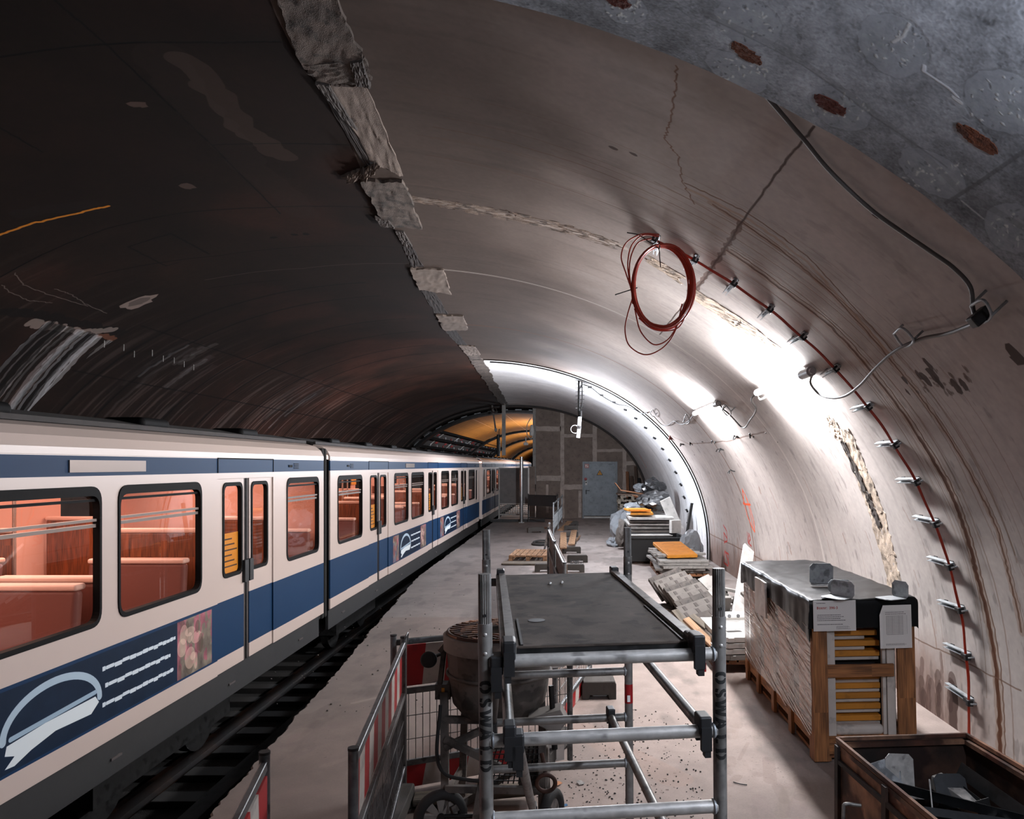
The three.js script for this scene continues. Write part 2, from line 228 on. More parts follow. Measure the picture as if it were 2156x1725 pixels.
    for (let k = 0; k < 30; k++) { const Z = rr(14.8, 19.6), l = rr(0, 0.9); stroke([at2(Z, l), at2(Z, l + rr(0.1, 0.6))], rr(4, 14), 'rgb(124,84,70)', rr(0.12, 0.3), 2); }
    stroke(pxs(d, [[1380, 905], [1450, 935], [1530, 930], [1610, 910]]), 2, 'rgb(90,66,56)', 0.6, 1);
  });
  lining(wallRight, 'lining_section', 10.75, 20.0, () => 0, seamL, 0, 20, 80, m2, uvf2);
  // far stretch, whitewashed
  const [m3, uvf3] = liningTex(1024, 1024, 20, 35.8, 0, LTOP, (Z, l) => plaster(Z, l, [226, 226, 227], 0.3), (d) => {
    const { stroke, at2 } = d; for (const Z of [24.6, 29.2, 33.4]) stroke([at2(Z, 0), at2(Z, 10)], 2, 'rgb(120,112,108)', 0.6, 0.5);
    stroke(pxs(d, [[1346, 957], [1352, 968], [1361, 985]]), 5, 'rgb(235,120,80)', 0.8, 1); stroke(pxs(d, [[1407, 1058], [1409, 1074]]), 4, 'rgb(230,110,90)', 0.7, 1); stroke([at2(26, 0.2), at2(26, 4)], 26, 'rgb(180,178,178)', 0.35, 2);
  });
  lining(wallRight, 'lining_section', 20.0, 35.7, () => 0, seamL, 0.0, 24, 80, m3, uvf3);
}
const wallLeft = struct('wall_left', 'soot-darkened tunnel vault above the subway train');
const LWALL0 = Math.min(...SEAM.map((s) => s.l)) - 0.2;
{
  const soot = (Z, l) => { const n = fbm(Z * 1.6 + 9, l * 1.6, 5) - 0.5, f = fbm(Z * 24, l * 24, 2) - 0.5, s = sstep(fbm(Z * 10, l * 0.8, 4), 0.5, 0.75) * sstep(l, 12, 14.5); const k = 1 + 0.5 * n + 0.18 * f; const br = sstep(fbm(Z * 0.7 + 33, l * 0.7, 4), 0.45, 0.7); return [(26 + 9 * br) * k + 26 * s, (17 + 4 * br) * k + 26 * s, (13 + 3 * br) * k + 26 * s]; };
  const [m, uvf] = liningTex(1536, 2048, 3.4, 11.2, LWALL0, LEND, soot, (d) => {
    const { stroke, blot, at2 } = d, LINE = 'rgb(2,1,1)', CHALK = 'rgb(150,140,134)';
    for (const l of [[[0, 120], [230, 92], [460, 90], [590, 88]], [[450, 305], [600, 302], [745, 306]], [[0, 584], [222, 482], [371, 450], [560, 437], [800, 438]], [[200, 580], [464, 538], [603, 522], [858, 522]], [[436, 608], [696, 587], [881, 587]]]) stroke(pxs(d, l), 4, LINE, 0.85, 1);
    stroke(pxs(d, [[115, 0], [230, 100], [450, 310], [590, 450]]), 3, LINE, 0.7, 1); stroke(pxs(d, [[0, 270], [90, 320]]), 3, LINE, 0.7, 1);
    stroke(pxs(d, [[330, 110], [420, 230], [520, 340], [640, 450]]), 60, 'rgb(40,32,29)', 0.35, 8); stroke(pxs(d, [[400, 130], [520, 280], [600, 330]]), 40, 'rgb(110,92,85)', 0.25, 8);  // the widest stroke paints a faint diagonal shadow band
    stroke(pxs(d, [[0, 495], [75, 468]]), 7, 'rgb(200,122,40)', 0.9, 1.5); stroke(pxs(d, [[82, 468], [160, 450], [228, 434]]), 7, 'rgb(200,122,40)', 0.9, 1.5);
    stroke(pxs(d, [[40, 450], [120, 440], [190, 430]]), 30, 'rgb(30,24,22)', 0.6, 8);
    { const p = d.px(292, 636); blot(p[0], p[1], 34, 46, 'rgb(150,132,124)', 0.75, 16); blot(p[0], p[1], 20, 28, 'rgb(84,72,68)', 0.9, 12); } { const p = d.px(290, 220); blot(p[0], p[1], 10, 14, 'rgb(120,98,90)', 0.5, 9); } { const p = d.px(395, 392); blot(p[0], p[1], 16, 16, 'rgb(110,92,85)', 0.5, 9); }
    stroke(pxs(d, [[270, 520], [360, 492], [440, 535]]), 5, LINE, 0.7, 1); stroke(pxs(d, [[270, 520], [350, 560], [375, 553]]), 4, LINE, 0.6, 1);
    stroke(pxs(d, [[0, 655], [60, 660], [130, 672], [200, 690], [260, 700], [330, 730], [440, 768]]), 26, 'rgb(18,14,13)', 0.8, 7);
    stroke(pxs(d, [[210, 704], [250, 718], [290, 738], [345, 742], [400, 758], [440, 772]]), 16, 'rgb(96,60,44)', 0.9, 6); stroke(pxs(d, [[60, 680], [130, 690], [180, 700], [240, 694]]), 22, 'rgb(165,150,142)', 0.6, 8);
    const band = (x0, y0, x1, y1, n, wid, al = 1) => { for (let k = 0; k < n; k++) { const o = rr(-wid, wid), a = d.px(x0 + o, y0 + o * 0.3), b = d.px(x1 + o * 1.3, y1); stroke([a, [(a[0] + b[0]) / 2 + rr(-6, 6), (a[1] + b[1]) / 2], b], rr(4, 22), rnd() < 0.5 ? 'rgb(182,184,186)' : 'rgb(14,12,11)', rr(0.08, 0.22) * al, 3); } };
    band(170, 700, 20, 870, 46, 70, 2.4); band(330, 770, 250, 890, 10, 20); band(430, 775, 330, 900, 26, 30, 1.6); band(500, 795, 400, 900, 14, 20);
    for (const l of [[[30, 575], [50, 600], [100, 620], [185, 645]], [[115, 608], [150, 620], [180, 640], [225, 660]], [[340, 697], [380, 710], [400, 725], [430, 732]], [[190, 780], [210, 790], [290, 782]], [[160, 835], [210, 822], [260, 832], [310, 818]], [[5, 600], [20, 615], [60, 633], [110, 638]]]) stroke(pxs(d, l), 2, CHALK, 0.5, 1.5);
    for (const [x, y] of [[576, 500], [620, 494], [645, 493], [590, 712], [756, 678]]) blot(...d.px(x, y), 8, 9, LINE, 0.9, 9);
    stroke(pxs(d, [[430, 590], [640, 565], [860, 555]]), 3, 'rgb(120,108,102)', 0.4, 2);
  });
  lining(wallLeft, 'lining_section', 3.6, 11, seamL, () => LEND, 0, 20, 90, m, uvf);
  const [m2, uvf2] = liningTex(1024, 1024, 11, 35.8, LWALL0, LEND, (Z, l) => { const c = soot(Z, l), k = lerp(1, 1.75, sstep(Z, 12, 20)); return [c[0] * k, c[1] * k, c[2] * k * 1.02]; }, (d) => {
    const { stroke, at2 } = d; for (let Z = 11.6; Z < 35.5; Z += rr(0.8, 2.2)) stroke([at2(Z, 10), at2(Z, 14), at2(Z, LEND)], 2, 'rgb(4,3,3)', 0.8, 0.4);
    for (const l of [13.2, 14.4]) stroke([at2(11, l), at2(35, l)], 2, 'rgb(4,3,3)', 0.7, 1);
    for (const Zc of [12.6, 13.6, 18.5, 19.5]) for (let k = 0; k < 10; k++) { const Z = Zc + rr(-0.5, 0.5), a = rr(13, 13.6); stroke([at2(Z, a), at2(Z, a + rr(0.5, 2))], rr(2, 7), rnd() < 0.4 ? 'rgb(150,152,155)' : 'rgb(14,12,11)', rr(0.08, 0.3), 1.5); }
  });
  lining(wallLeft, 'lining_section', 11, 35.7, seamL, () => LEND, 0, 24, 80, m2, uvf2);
}
// grey bare concrete ring over the camera
const ringOff = 0.1, ceilNear = struct('ceiling', 'bare grey concrete lining ring with round repair patches');
const onRing = (x, y) => onWall(x, y, ringOff);
{
  const Z0 = -8, [m, uvf] = (() => {
    const l1 = 10, tZ0 = 1.2, tZ1 = 4.3, w = 1024, h = 2048;
    const [cv, ctx] = canvasOf(w, h, (x, y) => { const Z = tZ0 + (tZ1 - tZ0) * x / w, l = l1 - l1 * y / h, n = fbm(Z * 7, l * 7, 6) - 0.5, b = fbm(Z * 1.4 + 20, l * 1.4, 4) - 0.5, f = vn(Z * 130, l * 130) - 0.5, g = vn(Z * 60, l * 60) - 0.5, pit = sstep(fbm(Z * 40, l * 40, 2), 0.7, 0.85), k = 1 + 0.7 * n + 0.5 * b + 0.2 * f + 0.16 * g - 0.16 * pit; return [124 * k, 128 * k, 133 * k]; });
    const px = (x, y) => { const q = onRing(x, y); return [(q.Z - tZ0) / (tZ1 - tZ0) * w, (l1 - q.l) / l1 * h]; };
    const ell = (x, y, rx, ry, rot, style, a, jag = 0.06, n = 36) => { ctx.globalAlpha = a; ctx.fillStyle = style; ctx.beginPath(); for (let i = 0; i <= n; i++) { const t = i / n * 2 * Math.PI, k = 1 + rr(-jag, jag), X = rx * k * Math.cos(t), Y = ry * k * Math.sin(t); ctx.lineTo(...px(x + X * Math.cos(rot) - Y * Math.sin(rot), y + X * Math.sin(rot) + Y * Math.cos(rot))); } ctx.fill(); ctx.globalAlpha = 1; };
    const ln = (pts, wd, style, a) => { ctx.globalAlpha = a; ctx.strokeStyle = style; ctx.lineWidth = wd; ctx.lineCap = ctx.lineJoin = 'round'; ctx.beginPath(); pts.forEach((p) => ctx.lineTo(...px(p[0] + rr(-2, 2), p[1] + rr(-2, 2)))); ctx.stroke(); ctx.globalAlpha = 1; };
    for (const [x, y, rx, ry, r] of [[1318, 20, 46, 30, 0.2], [1575, 45, 72, 46, 0.35], [1550, 150, 72, 32, 0.5], [1880, 95, 80, 60, 0.6], [1768, 228, 68, 40, 0.45], [2115, 215, 90, 62, 0.5], [1965, 365, 80, 40, 0.55], [2130, 480, 60, 50, 0.6]]) {
      ell(x, y, rx * 1.05, ry * 1.07, r, 'rgb(84,88,92)', 0.3, 0.05); ell(x, y, rx, ry, r, 'rgb(154,161,168)', 0.5, 0.05); for (let k = 0; k < 60; k++) { const t = rr(0, 6.3), q = rr(0.2, 1.0); ell(x + rx * q * Math.cos(t + r), y + ry * q * Math.sin(t + r), rx * rr(0.05, 0.2), ry * rr(0.05, 0.25), r, rnd() < 0.6 ? 'rgb(160,166,172)' : 'rgb(96,100,104)', 0.12, 0.3, 9); }
      for (let k = 0; k < 40; k++) { const a = rr(0, 6.3), q = Math.sqrt(rnd()) * 0.9; ell(x + rx * q * Math.cos(a), y + ry * q * Math.sin(a), rr(1.5, 6), rr(1, 3), rr(0, 3), rnd() < 0.6 ? 'rgb(205,205,200)' : 'rgb(88,92,96)', 0.6, 0.3, 8); }
    }
    ln([[1490, 30], [1640, 100], [1800, 210], [1920, 300], [2020, 400], [2156, 480]], 14, 'rgb(78,80,82)', 0.2); ln([[1500, 40], [1690, 135], [1830, 240], [1990, 350]], 4, 'rgb(66,68,70)', 0.3);
    ln([[2156, 318], [2060, 385], [1990, 430]], 4, 'rgb(60,60,60)', 0.45); ln([[1948, 140], [1945, 150], [2000, 185], [2016, 205]], 4, 'rgb(205,208,212)', 0.7); ln([[1915, 50], [1900, 75], [1880, 90]], 3, 'rgb(200,200,196)', 0.6); ln([[2025, 425], [2070, 460]], 4, 'rgb(190,190,188)', 0.5); ln([[2010, 205], [2020, 215]], 6, 'rgb(200,200,198)', 0.6);
    const map = tex(cv), bump = tex(cv, 0, false); for (const t of [map, bump]) t.wrapS = t.wrapT = THREE.MirroredRepeatWrapping;
    return [SM({ map, roughness: 0.9, bumpMap: bump, bumpScale: 0.006 }), (Z, l) => [(Z - tZ0) / (tZ1 - tZ0), l / l1]];
  })();
  lining(ceilNear, 'lining_ring', Z0, 3.9, () => 0, () => prof(ringOff)[prof(ringOff).length - 1].l, ringOff, 24, 140, m, uvf, 0.28, (l) => lerp(-0.1, 0.11, sstep(l, 3.4, 9)) + 0.03 * (fbm(l * 3, 4, 4) - 0.5));
}
// a ragged slab on the lining between four pixel corners
function slab(parent, name, quad, { off = 0.02, th = 0.03, nx = 16, ny = 16, jag = 0.15, rough = 0.012, surf = onWall, mat, round = false }) {
  const pos = [], uv = [], idx = [], row = nx + 1, seedo = rr(0, 50);
  for (const s of [0, 1]) for (let j = 0; j <= ny; j++) for (let i = 0; i <= nx; i++) {
    let u = i / nx, v = j / ny; const e = jag * (fbm(i * 0.5 + seedo, j * 0.5, 3) - 0.5); if (i === 0 || i === nx) u += e; if (j === 0 || j === ny) v += e * 0.5; if (round) { const p = 2 * u - 1, q = 2 * v - 1; u = 0.5 + 0.56 * p * Math.sqrt(Math.max(0, 1 - q * q / 2)); v = 0.5 + 0.56 * q * Math.sqrt(Math.max(0, 1 - p * p / 2)); }
    const x = lerp(lerp(quad[0][0], quad[1][0], u), lerp(quad[3][0], quad[2][0], u), v), y = lerp(lerp(quad[0][1], quad[1][1], u), lerp(quad[3][1], quad[2][1], u), v), k = surf(x, y);
    const p = k.p.clone().addScaledVector(k.n, s ? off - th : off + rough * (fbm(i * 0.7 + seedo, j * 0.7, 3) - 0.5) * 2); pos.push(p.x, p.y, p.z); uv.push(-p.z, k.l);
  }
  const N = row * (ny + 1), q = (a, b, c, d) => idx.push(a, b, c, b, d, c);
  for (let j = 0; j < ny; j++) for (let i = 0; i < nx; i++) { const a = j * row + i; q(a, a + row, a + 1, a + row + 1); q(N + a, N + a + 1, N + a + row, N + a + row + 1); }
  for (let i = 0; i < nx; i++) { q(i, i + 1, N + i, N + i + 1); const a = ny * row + i; q(a, N + a, a + 1, N + a + 1); }
  for (let j = 0; j < ny; j++) { const a = j * row; q(a, N + a, a + row, N + a + row); const b = a + nx; q(b, b + row, N + b, N + b + row); }
  let g = new THREE.BufferGeometry(); g.setAttribute('position', new THREE.Float32BufferAttribute(pos, 3)); g.setAttribute('uv', new THREE.Float32BufferAttribute(uv, 2)); g.setIndex(idx); g.computeVertexNormals(); g = toCreasedNormals(g, 0.7);
  return part(parent, name, g, mat);
}
M.crown = SM({ color: 0x6c615a, roughness: 0.95, map: TX.patchy, bumpMap: TX.rough, bumpScale: 0.012 });
M.crownPale = SM({ color: 0x85786f, roughness: 0.95, map: TX.dusty, bumpMap: TX.rough, bumpScale: 0.01 });
M.plate = SM({ color: 0x4d4643, roughness: 0.8, metalness: 0.2, map: TX.dusty });
M.chipped = SM({ color: 0xd6c4b2, roughness: 0.95, map: TX.patchy, bumpMap: TX.rough, bumpScale: 0.01 });
M.chippedBrown = SM({ color: 0x8d7b6e, roughness: 0.95, map: TX.patchy, bumpMap: TX.rough, bumpScale: 0.01 });
M.crevice = SM({ color: 0x2a2220, roughness: 0.95 });
for (const [quad, mat, o] of [
  [[[572, -30], [700, -30], [768, 122], [640, 140]], M.crown, {}], [[[640, 132], [770, 118], [782, 176], [668, 168]], M.crown, {}], [[[738, 122], [764, 120], [782, 177], [752, 172]], M.plate, { off: 0.035, jag: 0.03 }],
  [[[692, 174], [772, 178], [850, 372], [782, 340]], M.crownPale, { off: 0.012 }], [[[664, 168], [694, 174], [752, 268], [724, 246]], M.plate, { off: 0.03, jag: 0.04 }], [[[757, 376], [848, 378], [890, 478], [812, 470]], M.crown, { off: 0.03 }], [[[790, 452], [818, 458], [832, 474], [802, 470]], M.plate, { off: 0.04, jag: 0.03 }],
  [[[832, 484], [850, 486], [868, 516], [850, 516]], M.plate, { jag: 0.03 }], [[[862, 563], [936, 566], [948, 617], [884, 608]], M.crownPale, { off: 0.025 }], [[[918, 662], [976, 664], [986, 693], [936, 694]], M.crownPale, { off: 0.025 }], [[[966, 726], [1000, 728], [1012, 746], [984, 748]], M.crownPale, {}],
  [[[985, 748], [1012, 748], [1070, 850], [1052, 850]], M.crown, { jag: 0.6, nx: 8, ny: 40 }], [[[758, 352], [790, 338], [800, 344], [770, 372]], M.crownPale, { off: 0.05, jag: 0.5, rough: 0.05 }], [[[722, 366], [770, 350], [778, 366], [736, 378]], M.crownPale, { off: 0.03, jag: 0.6, rough: 0.04 }],
]) slab(wallLeft, 'plaster_remnant', quad, { mat, ...o });
for (const quad of [[[646, 140], [664, 150], [790, 350], [772, 356]], [[848, 518], [868, 518], [892, 562], [868, 562]], [[886, 610], [914, 614], [944, 660], [916, 660]], [[936, 696], [958, 694], [984, 726], [964, 726]]]) slab(wallLeft, 'dark_strip', quad, { mat: M.crevice, off: 0.006, th: 0.02, jag: 0.3 });
// stripe where plaster is hacked off
for (const quad of [[[868, 412], [960, 426], [958, 442], [866, 424]], [[960, 424], [1080, 446], [1076, 466], [958, 442]], [[1080, 446], [1200, 474], [1196, 494], [1076, 464]], [[1200, 474], [1306, 512], [1300, 526], [1196, 492]], [[1370, 540], [1440, 580], [1432, 596], [1362, 552]], [[1462, 608], [1560, 668], [1550, 690], [1452, 624]], [[1560, 668], [1650, 736], [1636, 752], [1548, 690]],
  [[1740, 868], [1764, 892], [1776, 938], [1748, 912]], [[1764, 905], [1790, 905], [1826, 990], [1796, 990]], [[1796, 988], [1824, 985], [1862, 1080], [1832, 1085]], [[1830, 1080], [1860, 1076], [1886, 1170], [1856, 1176]], [[1856, 1172], [1884, 1166], [1905, 1250], [1878, 1260]]]) slab(wallRight, 'chipped_plaster', quad, { mat: quad[0][0] < 1310 ? M.chippedBrown : M.chipped, off: quad[0][0] < 1310 ? 0.001 : 0.004, th: 0.03, jag: 0.35, rough: 0.009, nx: 14, ny: 18 });
for (const quad of [[[1768, 922], [1778, 925], [1828, 1035], [1820, 1038]], [[1822, 1040], [1830, 1036], [1858, 1110], [1850, 1112]]]) slab(wallRight, 'broken_edge', quad, { mat: M.plate, off: 0.012, th: 0.03, jag: 0.7, nx: 8, ny: 20 });
// rust-red spots where the concrete of the near ring is broken open
M.rustSpot = SM({ color: 0x4a1c10, roughness: 0.95, bumpMap: TX.rough, bumpScale: 0.006 }); M.rustSpot2 = SM({ color: 0x6a3a20, roughness: 0.95, map: TX.patchy, bumpMap: TX.rough, bumpScale: 0.006 });
for (const [q, mat] of [[[[1266, -16], [1310, -10], [1334, 18], [1288, 12]], M.rustSpot], [[[1532, 92], [1566, 90], [1616, 140], [1568, 128]], M.rustSpot2], [[[1706, 200], [1746, 202], [1792, 242], [1742, 236]], M.rustSpot], [[[2003, 262], [2046, 264], [2114, 324], [2060, 316]], M.rustSpot2]]) slab(ceilNear, 'rust_spot', q, { mat, off: 0.003, th: 0.03, jag: 0.42, rough: 0.003, surf: onRing, round: true });

// dark joint with conduit at the start of the whitewashed stretch, and the arch at the end of the tunnel
function archTube(Z, off, r, l0, l1, parent, name, mat) { const pts = []; for (let i = 0; i <= 40; i++) { const p = alongP(lerp(l0, l1, i / 40), off); pts.push(V(p.x, p.y, -Z)); } return part(parent, name, T(pts, r, 120, 6), mat); }
const rib = struct('trim', 'dark joint ring where the white stretch of tunnel begins'); archTube(20.0, 0.01, 0.022, 0.1, seamL(20), rib, 'joint_bead', M.plate); archTube(20.14, 0.05, 0.02, 0.1, seamL(20) - 0.6, rib, 'joint_bead', M.steelDark); archTube(35.5, 0.05, 0.05, 0.1, LEND - 2, rib, 'joint_bead', M.plate); archTube(35.2, 0.03, 0.02, 0.1, LEND - 2, rib, 'joint_bead', M.steelDark);

// ---------------------------------------------------------------- platform, track bed, end walls
const EDGE = [[-8, -2.5], [2, -2.52], [5.4, -2.6], [5.9, -2.64], [8.75, -2.82], [12, -3.1], [16.4, -3.42], [17.2, -3.47], [24, -3.49], [37, -3.5]];
const edgeX = (Z) => { let i = 1; while (i < EDGE.length - 1 && EDGE[i][0] < Z) i++; return lerp(EDGE[i - 1][1], EDGE[i][1], (Z - EDGE[i - 1][0]) / (EDGE[i][0] - EDGE[i - 1][0])); };
const floor = struct('floor', 'dusty bare concrete platform slab with a broken edge along the track');
function platform(Z0, Z1, step, mat, uvf, jag) {
  const pos = [], uv = [], idx = [], n = Math.round((Z1 - Z0) / step), XR = 3.95;
  for (let i = 0; i <= n; i++) { const Z = Z0 + (Z1 - Z0) * i / n, e = edgeX(Z) + (i && i < n ? jag * (fbm(Z * 2.1, 3.3, 3) - 0.5) + jag * 0.7 * (vn(Z * 19, 5) - 0.5) : 0), e2 = e + 0.02 + 0.03 * vn(Z * 9, 8);
    for (const [x, y] of [[e2, -1.0], [e2 + 0.04, -0.12], [e, -0.02], [e + 0.015, 0], [-1, 0], [1.3, 0], [XR, 0], [XR, -0.3]]) { pos.push(x, y, -Z); uv.push(...uvf(x + (y < -0.05 ? y : 0), Z)); } }
  for (let i = 0; i < n; i++) for (let k = 0; k < 7; k++) { const a = i * 8 + k; idx.push(a, a + 1, a + 8, a + 1, a + 9, a + 8); }
  let g = new THREE.BufferGeometry(); g.setAttribute('position', new THREE.Float32BufferAttribute(pos, 3)); g.setAttribute('uv', new THREE.Float32BufferAttribute(uv, 2)); g.setIndex(idx); idx.reverse(); g.setIndex(idx); g.computeVertexNormals(); g = toCreasedNormals(g, 0.5);
  part(floor, 'floor_slab', g, mat);
}
function floorTex(w, h, X0, X1, Z0, Z1, tone, draw) {
  const [cv, ctx] = canvasOf(w, h, (x, y) => { const X = X0 + (X1 - X0) * x / w, Z = Z1 - (Z1 - Z0) * y / h, n = fbm(X * 1.3 + 30, Z * 1.3, 5) - 0.5, m = fbm(X * 6, Z * 6 + 9, 4) - 0.5, f = vn(X * 150, Z * 150) - 0.5, st = sstep(fbm(X * 3.3, Z * 1.2 + 70, 5), 0.55, 0.72), left = 1 - 0.3 * sstep(-X + 0.5 * n, 0.7, 1.5), grit = sstep(vn(X * 70, Z * 70), 0.9, 0.97) * sstep(n, 0, 0.2), k = (1 + 0.25 * n + 0.16 * m + 0.07 * f - 0.14 * st - 0.3 * grit) * left; return [tone[0] * k, tone[1] * k, tone[2] * k]; });  // left side of the platform painted darker for its dimmer light
  const p = (X, Z) => [(X - X0) / (X1 - X0) * w, (Z1 - Z) / (Z1 - Z0) * h]; draw(ctx, p, w / (X1 - X0));
  const map = tex(cv), bump = tex(cv, 0, false); for (const t of [map, bump]) t.wrapS = t.wrapT = THREE.MirroredRepeatWrapping;
  return [SM({ map, roughness: 0.88, bumpMap: bump, bumpScale: 0.004 }), (X, Z) => [(X - X0) / (X1 - X0), (Z - Z0) / (Z1 - Z0)]];
}
const fpx = (x, y) => { const q = onFloor(x, y); return [q.x, -q.z]; };
{
  const smear = (ctx, p, pts, wd, style, a) => { ctx.globalAlpha = a; ctx.strokeStyle = style; ctx.lineWidth = wd; ctx.lineCap = ctx.lineJoin = 'round'; ctx.beginPath(); pts.forEach((q) => ctx.lineTo(...p(...fpx(...q)))); ctx.stroke(); ctx.globalAlpha = 1; };
  const [m, uvf] = floorTex(1400, 1920, -3.3, 3.9, 2.6, 12.5, [142, 127, 119], (ctx, p) => {
    for (let k = 0; k < 60; k++) { const x = rr(1500, 1720), y = rr(1420, 1720); smear(ctx, p, [[x, y], [x + rr(-30, 30), y + rr(0, 60)]], rr(6, 26), 'rgb(92,72,64)', rr(0.04, 0.16)); }
    for (let k = 0; k < 240; k++) { const q = p(...fpx(rr(1120, 1420), rr(1500, 1720))); ctx.globalAlpha = rr(0.2, 0.7); ctx.fillStyle = 'rgb(80,62,55)'; ctx.fillRect(q[0], q[1], rr(1, 5), rr(1, 5)); } ctx.globalAlpha = 1;
    for (let k = 0; k < 30; k++) { const x = rr(560, 820), y = rr(1300, 1700); smear(ctx, p, [[x, y], [x + rr(20, 120), y - rr(10, 50)]], rr(8, 40), rnd() < 0.5 ? 'rgb(96,84,80)' : 'rgb(208,190,180)', rr(0.04, 0.14)); }
    smear(ctx, p, [[1160, 1500], [1300, 1580], [1420, 1640]], 60, 'rgb(168,128,108)', 0.15);
  });
  platform(2.6, 12.5, 0.06, m, uvf, 0.06);
  const [m2, uvf2] = floorTex(1024, 1024, -3.6, 3.9, 12.5, 36.2, [146, 136, 131], (ctx, p) => { for (const y of [1108, 1124, 1140, 1158, 1172]) smear(ctx, p, [[1080, y], [1160, y + 1]], 2, 'rgb(96,86,82)', 0.4); });
  platform(12.5, 36.2, 0.15, m2, uvf2, 0.05);
  platform(-8, 2.6, 0.4, M.concrete, (x, z) => [x, z], 0.05);
}
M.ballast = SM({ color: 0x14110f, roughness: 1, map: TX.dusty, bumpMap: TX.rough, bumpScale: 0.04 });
const bed = struct('ground', 'black dirty track bed under the train');
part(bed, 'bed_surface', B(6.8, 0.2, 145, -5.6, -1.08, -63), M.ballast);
M.railSteel = SM({ color: 0x43382f, metalness: 0.8, roughness: 0.4, map: TX.rust }); M.sleeper = SM({ color: 0x181513, roughness: 0.95, map: TX.dusty });
function rail(x, label) { const s = shapeOf([[-0.07, 0], [0.07, 0], [0.07, 0.012], [0.012, 0.03], [0.012, 0.11], [0.035, 0.12], [0.035, 0.15], [-0.035, 0.15], [-0.035, 0.12], [-0.012, 0.11], [-0.012, 0.03], [-0.07, 0.012]]); const g = EXT(s, 70); single('running_rail', label, 'rail', g, M.railSteel, [x, -0.9, -62]); }
rail(-4.33, 'steel running rail under the near side of the train, closer to the platform'); rail(-5.77, 'steel running rail under the far side of the train');
{ const proto = single('sleeper', 'dark wooden sleeper under the rails beside the platform', 'sleeper', RB(2.5, 0.1, 0.24, 0, 0, 0, 0.01), M.sleeper, [-5.05, -0.95, -2.6], 0, 'sleepers under the train'); for (let k = 1; k < 22; k++) copy(proto, proto.userData.label, [-5.05 + rr(-0.03, 0.03), -0.95, -2.6 - k * 0.65]); }
{ // conductor rail with its cover, and cables, between train and platform
  const c = thing('conductor_rail', 'black covered conductor rail running between the train and the platform edge', 'rail', [-3.42, -0.98, 0]);
  part(c, 'rail_cover', EXT(shapeOf([[-0.09, 0.34], [0.09, 0.34], [0.1, 0.3], [0.1, 0.2], [0.085, 0.2], [0.08, 0.31], [-0.09, 0.31]]), 10).translate(0, 0, -12), M.steelDark); part(c, 'rail_bar', B(0.07, 0.09, 10, 0, 0.24, -7), M.railSteel);
  for (let k = 0; k < 5; k++) part(c, 'bracket', B(0.06, 0.3, 0.08, -0.06, 0.15, -3 - k * 2.2), M.steelDark);
  const pts = [], pts2 = []; for (let Z = 2; Z < 24; Z += 1.2) { pts.push(V(edgeX(Z) - 0.12 + rr(-0.02, 0.02), -0.86 + rr(-0.02, 0.03), -Z)); pts2.push(V(edgeX(Z) - 0.25 + rr(-0.04, 0.04), -0.93, -Z)); }
  single('track_cable', 'thick dark cable lying along the foot of the platform wall', 'cable', T(pts, 0.035, 120, 6), M.rubber); single('track_cable', 'thin dark cable beside the thick one on the track bed', 'cable', T(pts2, 0.02, 120, 6), M.greyCable);
}
